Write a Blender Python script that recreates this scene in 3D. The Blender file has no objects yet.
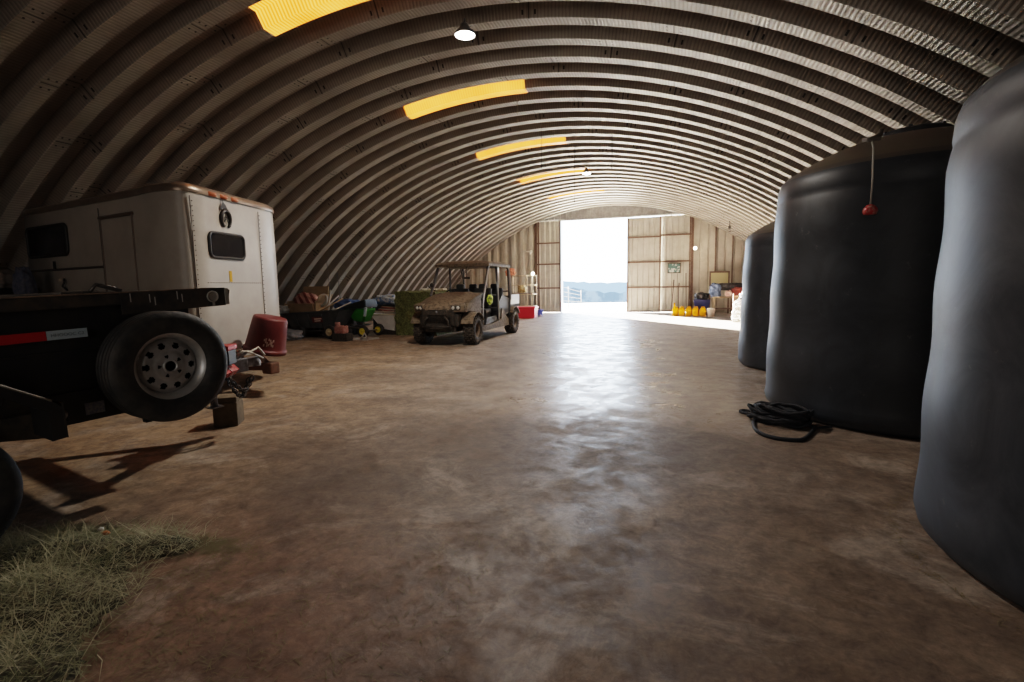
import bpy, bmesh, math, random
from mathutils import Vector, Matrix
PI=math.pi; R=math.radians
random.seed(7)
col=bpy.context.scene.collection
sc=bpy.context.scene
# ------------------------------------------------------------------ materials
def mat(name,c,rough=.6,metal=0,c2=None,scale=6,bump=0,bscale=60,emit=None,estr=0,spec=.5,detail=5,lo=.4,hi=.65,coords='Object',coat=0,rough2=None):
    m=bpy.data.materials.new(name); m.use_nodes=True; nt=m.node_tree; b=nt.nodes['Principled BSDF']
    b.inputs['Base Color'].default_value=(*c,1); b.inputs['Roughness'].default_value=rough; b.inputs['Metallic'].default_value=metal
    b.inputs['Specular IOR Level'].default_value=spec
    if coat: b.inputs['Coat Weight'].default_value=coat; b.inputs['Coat Roughness'].default_value=.15
    tc=nt.nodes.new('ShaderNodeTexCoord')
    if c2 is not None:
        n=nt.nodes.new('ShaderNodeTexNoise'); n.inputs['Scale'].default_value=scale; n.inputs['Detail'].default_value=detail
        n.inputs['Roughness'].default_value=.62
        nt.links.new(tc.outputs[coords],n.inputs['Vector'])
        r=nt.nodes.new('ShaderNodeValToRGB'); r.color_ramp.elements[0].position=lo; r.color_ramp.elements[1].position=hi
        r.color_ramp.elements[0].color=(*c,1); r.color_ramp.elements[1].color=(*c2,1)
        nt.links.new(n.outputs['Fac'],r.inputs['Fac']); nt.links.new(r.outputs['Color'],b.inputs['Base Color'])
        if rough2 is not None:
            mr=nt.nodes.new('ShaderNodeMapRange'); mr.inputs['From Min'].default_value=lo; mr.inputs['From Max'].default_value=hi
            mr.inputs['To Min'].default_value=rough; mr.inputs['To Max'].default_value=rough2
            nt.links.new(n.outputs['Fac'],mr.inputs['Value']); nt.links.new(mr.outputs['Result'],b.inputs['Roughness'])
    if bump:
        n2=nt.nodes.new('ShaderNodeTexNoise'); n2.inputs['Scale'].default_value=bscale; n2.inputs['Detail'].default_value=4
        nt.links.new(tc.outputs[coords],n2.inputs['Vector'])
        bp=nt.nodes.new('ShaderNodeBump'); bp.inputs['Strength'].default_value=bump; bp.inputs['Distance'].default_value=.01
        nt.links.new(n2.outputs['Fac'],bp.inputs['Height']); nt.links.new(bp.outputs['Normal'],b.inputs['Normal'])
    if emit: b.inputs['Emission Color'].default_value=(*emit,1); b.inputs['Emission Strength'].default_value=estr
    return m
def nodes_of(m): nt=m.node_tree; return nt,nt.nodes,nt.links,nt.nodes['Principled BSDF']
def math_node(nt,op,a=None,b=None,c=None):
    n=nt.nodes.new('ShaderNodeMath'); n.operation=op
    for i,v in enumerate((a,b,c)):
        if v is None: continue
        if isinstance(v,(int,float)): n.inputs[i].default_value=v
        else: nt.links.new(v,n.inputs[i])
    return n.outputs[0]

# ------------------------------------------------------------------ mesh helper
class MB:
    def __init__(s): s.bm=bmesh.new(); s.sm=set()
    def verts(s,vs,fs,smooth=False,M=None):
        b=[s.bm.verts.new(M@Vector(v) if M else v) for v in vs]
        for f in fs:
            try:
                fc=s.bm.faces.new([b[i] for i in f]); fc.smooth=smooth
            except ValueError: pass
        return b
    def box(s,c,d,rot=(0,0,0),bev=0,M=None):
        from mathutils import Euler
        x,y,z=[k/2 for k in d]
        T=Matrix.Translation(c)@Euler(rot).to_matrix().to_4x4()
        if M: T=M@T
        if bev:
            t=bmesh.new(); bmesh.ops.create_cube(t,size=1)
            for v in t.verts: v.co=Vector((v.co.x*d[0],v.co.y*d[1],v.co.z*d[2]))
            bmesh.ops.bevel(t,geom=t.edges[:],offset=min(bev,min(d)*.45),segments=2,affect='EDGES',profile=.5)
            t.verts.index_update()
            s.verts([T@v.co for v in t.verts],[[v.index for v in f.verts] for f in t.faces]); t.free(); return s
        vs=[(i,j,k) for k in(-z,z) for j in(-y,y) for i in(-x,x)]
        s.verts([T@Vector(v) for v in vs],[(0,2,3,1),(4,5,7,6),(0,1,5,4),(2,6,7,3),(0,4,6,2),(1,3,7,5)]); return s
    def bb(s,x0,x1,y0,y1,z0,z1,bev=0,M=None): return s.box(((x0+x1)/2,(y0+y1)/2,(z0+z1)/2),(abs(x1-x0),abs(y1-y0),abs(z1-z0)),bev=bev,M=M)
    def tube(s,pts,r,seg=8,closed=False,M=None,smooth=True):
        pts=[Vector(p) for p in pts]; n=len(pts); rs=r if isinstance(r,(list,tuple)) else [r]*n
        rings=[]; prev=None
        for i,p in enumerate(pts):
            if closed: t=pts[(i+1)%n]-pts[i-1]
            else: t=pts[min(i+1,n-1)]-pts[max(i-1,0)]
            if t.length<1e-9: t=Vector((0,0,1))
            t.normalize()
            if prev is None:
                up=Vector((0,0,1)) if abs(t.z)<.9 else Vector((1,0,0)); a=t.cross(up).normalized()
            else:
                a=(prev-t*prev.dot(t)); a=a.normalized() if a.length>1e-6 else t.orthogonal().normalized()
            prev=a; b=t.cross(a)
            rings.append([p+(a*math.cos(2*PI*k/seg)+b*math.sin(2*PI*k/seg))*rs[i] for k in range(seg)])
        vs=[v for g in rings for v in g]; fs=[]
        for i in range(n if closed else n-1):
            for k in range(seg):
                j=(i+1)%n; fs.append((i*seg+k,i*seg+(k+1)%seg,j*seg+(k+1)%seg,j*seg+k))
        if not closed: fs+= [tuple(range(seg))[::-1],tuple((n-1)*seg+k for k in range(seg))]
        s.verts(vs,fs,smooth,M); return s
    def cyl(s,p0,p1,r,seg=20,r2=None): return s.tube([p0,p1],[r,r if r2 is None else r2],seg)
    def lathe(s,prof,seg=48,axis='z',c=(0,0,0),M=None,smooth=True,close=False):
        vs=[];fs=[];n=len(prof)
        for k in range(seg):
            a=2*PI*k/seg; ca,sa=math.cos(a),math.sin(a)
            for (r,h) in prof:
                if axis=='z': v=(r*ca,r*sa,h)
                elif axis=='x': v=(h,r*ca,r*sa)
                else: v=(r*sa,h,r*ca)
                vs.append((v[0]+c[0],v[1]+c[1],v[2]+c[2]))
        for k in range(seg):
            k2=(k+1)%seg
            for i in range(n if close else n-1):
                i2=(i+1)%n; fs.append((k*n+i,k2*n+i,k2*n+i2,k*n+i2))
        s.verts(vs,fs,smooth,M); bmesh.ops.remove_doubles(s.bm,verts=s.bm.verts,dist=1e-5) if len(s.bm.verts)<30000 else None
        return s
    def prism(s,poly,z0,z1,M=None,smooth=False):
        n=len(poly); vs=[(x,y,z0) for x,y in poly]+[(x,y,z1) for x,y in poly]
        fs=[tuple(range(n))[::-1],tuple(range(n,2*n))]+[(i,(i+1)%n,n+(i+1)%n,n+i) for i in range(n)]
        s.verts(vs,fs,smooth,M); return s
    def prism_x(s,poly,x0,x1,M=None):   # poly in (y,z)
        n=len(poly); vs=[(x0,y,z) for y,z in poly]+[(x1,y,z) for y,z in poly]
        s.verts(vs,[tuple(range(n)),tuple(range(n,2*n))[::-1]]+[(i,n+i,n+(i+1)%n,(i+1)%n) for i in range(n)],False,M); return s
    def build(s,name,m,parent=None,loc=None,base=None,jit=0,wn=True,autosm=None,**tags):
        bm=s.bm
        if jit:
            for v in bm.verts: v.co+=Vector([random.uniform(-jit,jit) for _ in range(3)])
        bmesh.ops.recalc_face_normals(bm,faces=bm.faces)
        me=bpy.data.meshes.new(name); 
        if base is not None:
            for v in bm.verts: v.co-=Vector(base)
        bm.to_mesh(me); bm.free()
        o=bpy.data.objects.new(name,me); col.objects.link(o); me.materials.append(m)
        if parent: o.parent=parent
        if loc is not None: o.location=loc
        for k,v in tags.items(): o[k]=v
        return o
def empty(name,loc,label,cat,group=None,rz=0,rx=0):
    o=bpy.data.objects.new(name,None); col.objects.link(o); o.location=loc; o.rotation_euler=(rx,0,rz); o.empty_display_size=.1
    o['label']=label; o['category']=cat
    if group: o['group']=group
    return o
def tag(o,label,cat,group=None):
    o['label']=label; o['category']=cat
    if group: o['group']=group
    return o
def copy_tree(o,parent=None):
    c=o.copy(); col.objects.link(c)
    if parent: c.parent=parent
    for ch in o.children: copy_tree(ch,c)
    return c
def subsurf(o,l=1):
    m=o.modifiers.new('s','SUBSURF'); m.levels=l; m.render_levels=l; return o

# ------------------------------------------------------------------ camera (18 mm, yawed 17 deg left, pitched 6 deg down)
H=1.4
Rx=Vector((.95328855,-.01665479,.30160167)); Ry=Vector((.30160527,.10731967,-.94737361)); Rz=Vector((-.01658948,.99408506,.10732978))
cd=bpy.data.cameras.new('camera'); cam=bpy.data.objects.new('camera',cd); col.objects.link(cam); sc.camera=cam
cd.sensor_width=36; cd.lens=18; cd.clip_end=2000; cd.clip_start=.02
Mc=Matrix((Rx,Ry,Rz)); cam.matrix_world=Matrix.Translation((0,0,H))@Mc.to_4x4()

# ------------------------------------------------------------------ the arched hall
CX,CZ,RC=-3.147,-5.27,10.40      # arch circle (inner crest)
DEP=.19; PITCH=.6383; CREST=.215; WEB=.085
YE=25.6; YB=-7.0
A0=math.acos(-CZ/ -RC if False else (-CZ)/RC)  # angle from vertical at floor
def arch(a,r): return (CX+r*math.sin(a),CZ+r*math.cos(a))
AMAX=math.acos(-CZ/(RC+DEP))
AM=AMAX
def prof_r(t):
    pass
# crest far edges lie at 6.18 + k*PITCH
def rib_profile(y_from,y_to):
    pts=[]; k=math.floor((y_from-6.18)/PITCH)
    while True:
        e=6.18+k*PITCH
        for yy,rr in ((e-CREST,RC),(e,RC),(e+WEB,RC+DEP),(e+PITCH-CREST-WEB,RC+DEP)):
            if y_from<=yy<=y_to: pts.append((yy,rr))
        if e>y_to: break
        k+=1
    pts.sort(); pts.append((y_to+.08,pts[-1][1])); return pts
def arch_mesh(name,pts,a0,a1,n,m,dr=0):
    me=bpy.data.meshes.new(name); vs=[];fs=[];uv=[]
    np_=len(pts)
    # split verts per strip so flats stay flat
    for j in range(np_-1):
        for i in range(n+1):
            a=a0+(a1-a0)*i/n
            for q in (j,j+1):
                x,z=arch(a,pts[q][1]+dr); vs.append((x,pts[q][0],z)); uv.append((a*RC,pts[q][0]))
        b=j*(n+1)*2
        for i in range(n):
            k=b+i*2; fs.append((k,k+1,k+3,k+2))
    me.from_pydata(vs,[],fs); ul=me.uv_layers.new(name='UVMap')
    for p in me.polygons:
        p.use_smooth=True
        for li in p.loop_indices: ul.data[li].uv=uv[me.loops[li].vertex_index]
    me.update(); o=bpy.data.objects.new(name,me); col.objects.link(o); me.materials.append(m); return o
def ceiling_mat():
    m=mat('galvanised_arch',(.3,.28,.26),rough=.5,metal=.35); nt,N,L,b=nodes_of(m)
    uv=N.new('ShaderNodeUVMap'); sp=N.new('ShaderNodeSeparateXYZ'); L.new(uv.outputs[0],sp.inputs[0]); u,v=sp.outputs[0],sp.outputs[1]
    # fine cross corrugation
    s=math_node(nt,'SINE',math_node(nt,'MULTIPLY',u,2*PI/.05))
    s01=math_node(nt,'MULTIPLY_ADD',s,.5,.5)
    bp=N.new('ShaderNodeBump'); bp.inputs['Strength'].default_value=.4; bp.inputs['Distance'].default_value=.010
    L.new(s01,bp.inputs['Height']); L.new(bp.outputs[0],b.inputs['Normal'])
    # seams alternate from rib to rib
    w=math_node(nt,'DIVIDE',math_node(nt,'ADD',v,-6.18+.2+PITCH*40),PITCH)
    idx=math_node(nt,'FLOOR',w); fr=math_node(nt,'FRACT',w)
    par=math_node(nt,'MULTIPLY',math_node(nt,'MODULO',idx,3),.98)
    uu=math_node(nt,'MODULO',math_node(nt,'ADD',math_node(nt,'ADD',u,60.3),par),2.95)
    d=math_node(nt,'ABSOLUTE',math_node(nt,'SUBTRACT',uu,1.475))
    seam=math_node(nt,'LESS_THAN',d,.011)
    # bolts: two rows each side of the seam
    d2=math_node(nt,'ABSOLUTE',math_node(nt,'SUBTRACT',d,.09))
    fv=math_node(nt,'ABSOLUTE',math_node(nt,'SUBTRACT',math_node(nt,'FRACT',math_node(nt,'MULTIPLY',fr,7)),.5))
    bolt=math_node(nt,'MULTIPLY',math_node(nt,'LESS_THAN',d2,.013),math_node(nt,'LESS_THAN',fv,.13))
    mask=math_node(nt,'MAXIMUM',math_node(nt,'MULTIPLY',seam,.75),bolt)
    nz=N.new('ShaderNodeTexNoise'); nz.inputs['Scale'].default_value=1.2; nz.inputs['Detail'].default_value=6
    tc=N.new('ShaderNodeTexCoord'); L.new(tc.outputs['Object'],nz.inputs['Vector'])
    r=N.new('ShaderNodeValToRGB'); r.color_ramp.elements[0].position=.3; r.color_ramp.elements[1].position=.7
    r.color_ramp.elements[0].color=(.285,.262,.222,1); r.color_ramp.elements[1].color=(.40,.375,.33,1); L.new(nz.outputs['Fac'],r.inputs['Fac'])
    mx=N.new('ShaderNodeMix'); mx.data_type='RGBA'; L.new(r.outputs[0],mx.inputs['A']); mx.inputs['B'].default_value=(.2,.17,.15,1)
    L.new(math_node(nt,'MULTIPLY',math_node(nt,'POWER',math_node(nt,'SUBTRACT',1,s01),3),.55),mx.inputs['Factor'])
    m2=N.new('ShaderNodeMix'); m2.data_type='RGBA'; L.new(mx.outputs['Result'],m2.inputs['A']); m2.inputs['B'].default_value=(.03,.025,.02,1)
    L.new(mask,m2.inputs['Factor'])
    # shade of the recessed flats and webs painted into the colour
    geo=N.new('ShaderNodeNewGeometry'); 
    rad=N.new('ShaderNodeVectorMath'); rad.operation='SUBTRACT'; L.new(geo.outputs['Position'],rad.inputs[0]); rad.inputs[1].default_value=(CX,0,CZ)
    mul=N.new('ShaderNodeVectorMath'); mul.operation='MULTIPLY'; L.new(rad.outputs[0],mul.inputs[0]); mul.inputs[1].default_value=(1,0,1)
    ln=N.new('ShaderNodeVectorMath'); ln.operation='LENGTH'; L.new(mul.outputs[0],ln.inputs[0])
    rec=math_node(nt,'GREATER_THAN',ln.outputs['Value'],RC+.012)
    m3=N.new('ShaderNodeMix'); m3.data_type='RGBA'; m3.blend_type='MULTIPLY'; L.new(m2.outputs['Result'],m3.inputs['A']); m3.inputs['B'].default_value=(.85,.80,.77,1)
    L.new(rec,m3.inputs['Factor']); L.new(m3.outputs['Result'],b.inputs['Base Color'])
    return m
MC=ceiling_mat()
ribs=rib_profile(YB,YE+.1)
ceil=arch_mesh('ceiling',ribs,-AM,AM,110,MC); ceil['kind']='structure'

# skylights
def amber():
    m=mat('amber_fibreglass',(.8,.35,.02),rough=.4); nt,N,L,b=nodes_of(m)
    uv=N.new('ShaderNodeUVMap'); sp=N.new('ShaderNodeSeparateXYZ'); L.new(uv.outputs[0],sp.inputs[0])
    s=math_node(nt,'MULTIPLY_ADD',math_node(nt,'SINE',math_node(nt,'MULTIPLY',sp.outputs[0],2*PI/.05)),.5,.5)
    nz=N.new('ShaderNodeTexNoise'); nz.inputs['Scale'].default_value=1.6; tc=N.new('ShaderNodeTexCoord'); L.new(tc.outputs['Object'],nz.inputs['Vector'])
    f=math_node(nt,'ADD',math_node(nt,'MULTIPLY',s,.55),math_node(nt,'MULTIPLY',nz.outputs['Fac'],.6))
    r=N.new('ShaderNodeValToRGB'); e=r.color_ramp.elements; e[0].position=.25; e[1].position=.95; e[0].color=(.70,.13,.006,1); e[1].color=(1,.37,.06,1)
    L.new(f,r.inputs['Fac']); L.new(r.outputs[0],b.inputs['Emission Color']); L.new(r.outputs[0],b.inputs['Emission Color']); b.inputs['Base Color'].default_value=(.1,.03,.0,1); b.inputs['Emission Strength'].default_value=SKYL
    return m
SKYL=.15
MA=amber()
sky_lab=['amber translucent skylight strip nearest the camera, cut by the top edge of the photo',
 'long amber skylight strip just beyond the nearest ceiling lamp',
 'third amber skylight strip from the camera, above the middle of the hall',
 'amber skylight strip whose right end touches the far ceiling lamp',
 'pale amber skylight strip farthest away, nearest the end wall']
for k in range(5):
    e=6.18+k*6*PITCH
    pts=[(e-PITCH+WEB,RC+DEP),(e-CREST-WEB,RC+DEP),(e-CREST,RC),(e,RC)]
    if k>=3: pts=[(e-PITCH-CREST*.6,RC),(e-PITCH,RC)]+pts
    a0=math.asin(((-5.33,-5.3,-5.25,-5.15,-5.05)[k]-CX)/RC); a1=math.asin((-2.78-CX)/RC)
    o=arch_mesh('skylight_strip',pts,a0,a1,24,MA,dr=-.012); tag(o,sky_lab[k],'skylight','amber skylight strips in the arched ceiling')

# floor
def floor_mat():
    m=mat('stained_concrete',(.2,.14,.1),rough=.4); nt,N,L,b=nodes_of(m)
    tc=N.new('ShaderNodeTexCoord'); mp=N.new('ShaderNodeMapping'); L.new(tc.outputs['Object'],mp.inputs[0])
    def noise(sc_,det,ro=.6,vec=mp.outputs[0],dist=0):
        n=N.new('ShaderNodeTexNoise'); n.inputs['Scale'].default_value=sc_; n.inputs['Detail'].default_value=det; n.inputs['Roughness'].default_value=ro; n.inputs['Distortion'].default_value=dist
        L.new(vec,n.inputs['Vector']); return n.outputs['Fac']
    def ramp(f,stops):
        r=N.new('ShaderNodeValToRGB'); e=r.color_ramp.elements
        while len(e)<len(stops): e.new(.5)
        for i,(p,c) in enumerate(stops): e[i].position=p; e[i].color=(*c,1)
        L.new(f,r.inputs[0]); return r.outputs[0]
    def mix(f,a,bc,bt='MIX'):
        x=N.new('ShaderNodeMix'); x.data_type='RGBA'; x.blend_type=bt
        if isinstance(f,float): x.inputs['Factor'].default_value=f
        else: L.new(f,x.inputs['Factor'])
        for k,v in (('A',a),('B',bc)):
            if isinstance(v,tuple): x.inputs[k].default_value=(*v,1)
            else: L.new(v,x.inputs[k])
        return x.outputs['Result']
    big=noise(.45,7,.62,dist=.4); mid=noise(2.6,12,.74); fine=noise(34,6,.75); grit=noise(9,12,.78,dist=.6)
    base=ramp(big,[(.36,(.20,.155,.12)),(.5,(.28,.225,.175)),(.64,(.37,.31,.25))])
    # darker and redder towards the camera, greyer towards the doors
    sp=N.new('ShaderNodeSeparateXYZ'); L.new(tc.outputs['Object'],sp.inputs[0])
    gy=N.new('ShaderNodeMapRange'); L.new(sp.outputs[1],gy.inputs[0]); gy.inputs[1].default_value=1; gy.inputs[2].default_value=14
    base=mix(gy.outputs[0],mix(.95,base,(.66,.575,.52),'MULTIPLY'),mix(.5,base,(.36,.33,.31)))
    gx=N.new('ShaderNodeMapRange'); L.new(math_node(nt,'ADD',sp.outputs[0],math_node(nt,'MULTIPLY',sp.outputs[1],.12)),gx.inputs[0]); gx.inputs[1].default_value=-2.0; gx.inputs[2].default_value=-4.5
    base=mix(math_node(nt,'MULTIPLY',gx.outputs[0],.75),base,mix(.55,base,(.46,.30,.16)))
    rx=N.new('ShaderNodeMapRange'); L.new(math_node(nt,'ADD',math_node(nt,'SQRT',math_node(nt,'ADD',math_node(nt,'POWER',math_node(nt,'MULTIPLY',math_node(nt,'ADD',sp.outputs[0],1.9),.8),2),math_node(nt,'POWER',math_node(nt,'SUBTRACT',sp.outputs[1],1.6),2))),math_node(nt,'MULTIPLY',math_node(nt,'SUBTRACT',grit,.5),1.5)),rx.inputs[0]); rx.inputs[1].default_value=1.5; rx.inputs[2].default_value=.3
    base=mix(math_node(nt,'MULTIPLY',rx.outputs[0],.5),base,mix(.6,base,(.25,.10,.07)))
    stain=ramp(mid,[(.46,(0,0,0)),(.58,(1,1,1))]); st=N.new('ShaderNodeSeparateColor'); L.new(stain,st.inputs[0])
    base=mix(math_node(nt,'MULTIPLY',st.outputs[0],.55),base,(.12,.088,.07))
    pale=noise(1.1,9,.7,dist=1.2); pr=ramp(pale,[(.52,(0,0,0)),(.62,(1,1,1))]); ps=N.new('ShaderNodeSeparateColor'); L.new(pr,ps.inputs[0])
    base=mix(math_node(nt,'MULTIPLY',ps.outputs[0],.38),base,(.47,.40,.34))
    # dark oil patches
    def blot(x,y,rx,ry,k):
        dx=math_node(nt,'DIVIDE',math_node(nt,'SUBTRACT',sp.outputs[0],x),rx); dy=math_node(nt,'DIVIDE',math_node(nt,'SUBTRACT',sp.outputs[1],y),ry)
        d=math_node(nt,'SQRT',math_node(nt,'ADD',math_node(nt,'POWER',dx,2),math_node(nt,'POWER',dy,2)))
        d=math_node(nt,'ADD',d,math_node(nt,'MULTIPLY',math_node(nt,'SUBTRACT',mid,.5),2.4))
        mr=N.new('ShaderNodeMapRange'); L.new(d,mr.inputs[0]); mr.inputs[1].default_value=1.1; mr.inputs[2].default_value=.6
        return math_node(nt,'MULTIPLY',mr.outputs[0],k)
    for (x,y,rx,ry,k) in ((-4.4,7.1,1.0,.8,.42),(-3.3,5.6,.5,.3,.4),(-3.2,3.6,.6,.35,.35),(-2.9,8.3,.5,.3,.3),(-.9,4.3,1.6,1.0,.5),(-2.2,3.0,.8,.5,.3),(.2,4.6,.7,.6,.35),(-5.2,8.6,.9,.3,.3)):
        base=mix(blot(x,y,rx,ry,k),base,(.09,.07,.06))
    base=mix(.55,base,ramp(grit,[(.38,(.50,.47,.45)),(.5,(1,1,1)),(.62,(1.5,1.47,1.43))]),'MULTIPLY')
    base=mix(.5,base,ramp(fine,[(.3,(.6,.6,.6)),(.7,(1.25,1.25,1.25))]),'MULTIPLY')
    L.new(base,b.inputs['Base Color'])
    # worn, polished lane in the middle; dusty matt elsewhere
    lane=math_node(nt,'ABSOLUTE',math_node(nt,'ADD',sp.outputs[0],math_node(nt,'MULTIPLY_ADD',sp.outputs[1],.155,-.2)))
    lm=N.new('ShaderNodeMapRange'); L.new(math_node(nt,'ADD',lane,math_node(nt,'MULTIPLY',math_node(nt,'SUBTRACT',big,.5),2.5)),lm.inputs[0]); lm.inputs[1].default_value=.5; lm.inputs[2].default_value=2.6
    yy=N.new('ShaderNodeMapRange'); L.new(math_node(nt,'ADD',sp.outputs[1],math_node(nt,'MULTIPLY',math_node(nt,'SUBTRACT',mid,.5),3.0)),yy.inputs[0]); yy.inputs[1].default_value=6.1; yy.inputs[2].default_value=4.9
    near=math_node(nt,'MAXIMUM',lm.outputs[0],math_node(nt,'MULTIPLY',yy.outputs[0],.8))
    wet=ramp(noise(2.4,13,.78,dist=.5),[(.42,(.16,.16,.16)),(.60,(.50,.50,.50))]); wr=N.new('ShaderNodeSeparateColor'); L.new(wet,wr.inputs[0])
    rr=math_node(nt,'ADD',math_node(nt,'MULTIPLY',near,.3),wr.outputs[0])
    L.new(rr,b.inputs['Roughness'])
    spn=math_node(nt,'MULTIPLY_ADD',near,-.38,.5); L.new(spn,b.inputs['Specular IOR Level'])
    bp=N.new('ShaderNodeBump'); bp.inputs['Strength'].default_value=.35; bp.inputs['Distance'].default_value=.012
    L.new(math_node(nt,'ADD',math_node(nt,'MULTIPLY',grit,.7),math_node(nt,'MULTIPLY',fine,.35)),bp.inputs['Height']); L.new(bp.outputs[0],b.inputs['Normal'])
    return m
fx0,fx1=CX-9.25,CX+9.25
m=MB(); m.bb(fx0,fx1,YB-.5,YE+.35,-.2,0); fl=m.build('floor',floor_mat()); fl['kind']='structure'

# ------------------------------------------------------------------ end walls (ribbed sheet, cut to the arch)
M_sheet=mat('tan_ribbed_sheet',(.55,.50,.43),rough=.5,c2=(.46,.41,.34),scale=2.5,metal=.1)
M_brown=mat('brown_painted_steel',(.13,.075,.055),rough=.55,c2=(.18,.11,.08),scale=9)
M_head=mat('grey_header_sheet',(.30,.29,.28),rough=.5,c2=(.42,.42,.42),scale=5,metal=.3)
def zarch(x,r=RC+.2):
    d=r*r-(x-CX)**2
    return CZ+math.sqrt(d) if d>0 else 0
def ribsheet(name,x0,x1,zf0,zf1,y,per,dep,duty,m,parent=None,axis_sign=-1):
    # zf0, zf1: functions of x; ribs stand out towards the camera
    xs=[];x=x0;k=0;slope=dep*.5
    while x<x1-1e-4:
        a=per*duty
        for dx,dd in ((0,0),(per-a-slope*2,0),(per-a-slope,dep),(per-slope,dep)):
            if x+dx<x1: xs.append((x+dx,dd))
        x+=per
    xs.append((x1,0)); vs=[];fs=[]
    for (xx,dd) in xs: vs+= [(xx,y+axis_sign*dd,zf0(xx)),(xx,y+axis_sign*dd,max(zf1(xx),zf0(xx)+.001))]
    for i in range(len(xs)-1): fs.append((2*i,2*i+2,2*i+3,2*i+1))
    b=MB(); b.verts(vs,fs); return b.build(name,m,parent)
OX0,OX1=-5.45,-.62; OH=4.60
o=ribsheet('wall_far_left',CX-9.0,-6.72,lambda x:0,zarch,YE+.1,.48,.17,.36,M_sheet); o['kind']='structure'
o=ribsheet('wall_far_right',.72,CX+9.0,lambda x:0,zarch,YE+.1,.36,.05,.72,M_sheet); o['kind']='structure'
o=ribsheet('wall_far_header',-6.72,.72,lambda x:min(OH,zarch(x)),zarch,YE+.1,.3,.02,.5,M_head); o['kind']='structure'
m=MB(); m.bb(-6.72,.72,YE+.02,YE+.14,OH-.03,OH+.05); o=m.build('trim_door_header',M_head); o['kind']='structure'
m=MB(); m.bb(-2.9,-.6,YE+.28,YE+.32,4.615,4.8); o=m.build('trim_sun_blocker',M_head); o['kind']='structure'  # added strip outside, blocks the sun streak above the door leaf
m=MB(); 
for x in (-6.78,.74): m.bb(x-.06,x+.06,YE-.06,YE+.1,0,zarch(x)-.02)
for x in (-7.0,): m.bb(x-.03,x+.03,YE-.06,YE+.1,0,zarch(x)-.02)
o=m.build('trim_door_posts',M_brown); o['kind']='structure'
m=MB(); n=60
pts=[arch(-AMAX+2*AMAX*i/n,RC+.19) for i in range(n+1)]
m.verts([(x,YB,z) for x,z in pts]+[(x,YB+.1,z) for x,z in pts],[tuple(range(n+1)),tuple(range(n+1,2*n+2))]); 
o=m.build('wall_near',M_sheet); o['kind']='structure'
# dark gusset posts on the right wall
m=MB()
for x in (1.75,2.48,3.2): m.bb(x-.02,x+.03,YE-.02,YE+.06,0,zarch(x)-.05)
o=m.build('trim_wall_girts',M_brown); o['kind']='structure'
# door leaves
M_leaf=mat('door_sheet',(.55,.52,.46),rough=.5,c2=(.48,.45,.39),scale=3,metal=.15)
def leaf(name,x0,x1,top,y,bars,jambs):
    o=ribsheet(name,x0,x1,lambda x:.03,lambda x:min(top,zarch(x)-.05),y,.26,.05,.35,M_leaf); o['kind']='structure'
    f=MB()
    for z in bars: f.bb(x0,x1,y-.09,y-.03,z-.035,z+.035)
    for x in jambs: f.bb(x-.03,x+.03,y-.09,y-.02,.03,min(top,zarch(x)-.05))
    b=f.build('door_frame',M_brown,o); return o
leaf('door_1',-6.80,-5.47,4.58,YE-.02,(.06,1.25,2.45,3.5),(-6.63,-5.52))
leaf('door_2',-2.24,-.64,4.53,YE-.02,(.06,1.22,2.42,3.6),(-2.2,-.70))
leaf('door_3',-.66,.76,4.55,YE-.0,(.08,1.22,2.42,3.65,),(.64,))
m=MB(); m.bb(-5.50,-5.44,YE-.15,YE+.2,.0,4.58); o=m.build('trim_left_jamb',mat('pale_jamb',(.5,.55,.6),rough=.3,metal=.4)); o['kind']='structure'

# ------------------------------------------------------------------ outside
M_gnd=mat('dry_grass_field',(.62,.56,.46),rough=.9,c2=(.5,.44,.34),scale=.2)
m=MB(); g=[]
ys=[YE+.35,YE+6,YE+20,YE+45,YE+90]; zs=[-.02,-.05,-.3,-1.0,-6]
vs=[];fs=[]
for j,(yy,zz) in enumerate(zip(ys,zs)):
    for i in range(13): vs.append((-60+i*10,yy,zz+(i-6)*.012*(yy-YE)*.25))
for j in range(4):
    for i in range(12): fs.append((j*13+i,j*13+i+1,(j+1)*13+i+1,(j+1)*13+i))
m.verts(vs,fs,True); o=m.build('ground_field',M_gnd); o['kind']='structure'
def ridge(name,y,zb,zt,amp,m,lab,seed,w=260,n=160,cx=-60):
    random.seed(seed); b=MB(); vs=[];fs=[]
    h=[0]*(n+1)
    ph=[(random.uniform(0,6),random.uniform(.6,1.4)) for _ in range(6)]
    for i in range(n+1):
        t=i/n*2*PI; h[i]=zt+amp*(sum(math.sin(t*f*(k+1)*2.3+p)/(k+1) for k,(p,f) in enumerate(ph))*.4)+random.uniform(-.16,.16)*amp*1.3
    for i in range(n+1):
        x=cx-w/2+w*i/n
        vs+=[(x,y,zb),(x,y+2,zb+(h[i]-zb)*.6),(x,y+6,h[i]),(x,y+14,zb)]
    for i in range(n):
        for k in range(3): fs.append((i*4+k,(i+1)*4+k,(i+1)*4+k+1,i*4+k+1))
    b.verts(vs,fs); o=b.build(name,m); o['kind']='stuff'; o['label']=lab; o['category']='trees'; return o
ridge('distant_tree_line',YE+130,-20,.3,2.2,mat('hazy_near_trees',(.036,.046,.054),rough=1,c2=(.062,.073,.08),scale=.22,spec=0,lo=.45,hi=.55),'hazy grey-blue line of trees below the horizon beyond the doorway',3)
ridge('distant_hill_ridge',YE+300,-30,2.4,2.0,mat('hazy_far_hills',(.072,.09,.106),rough=1,spec=0),'pale blue wooded ridge on the horizon beyond the doorway',5,w=600,cx=-120)

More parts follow.
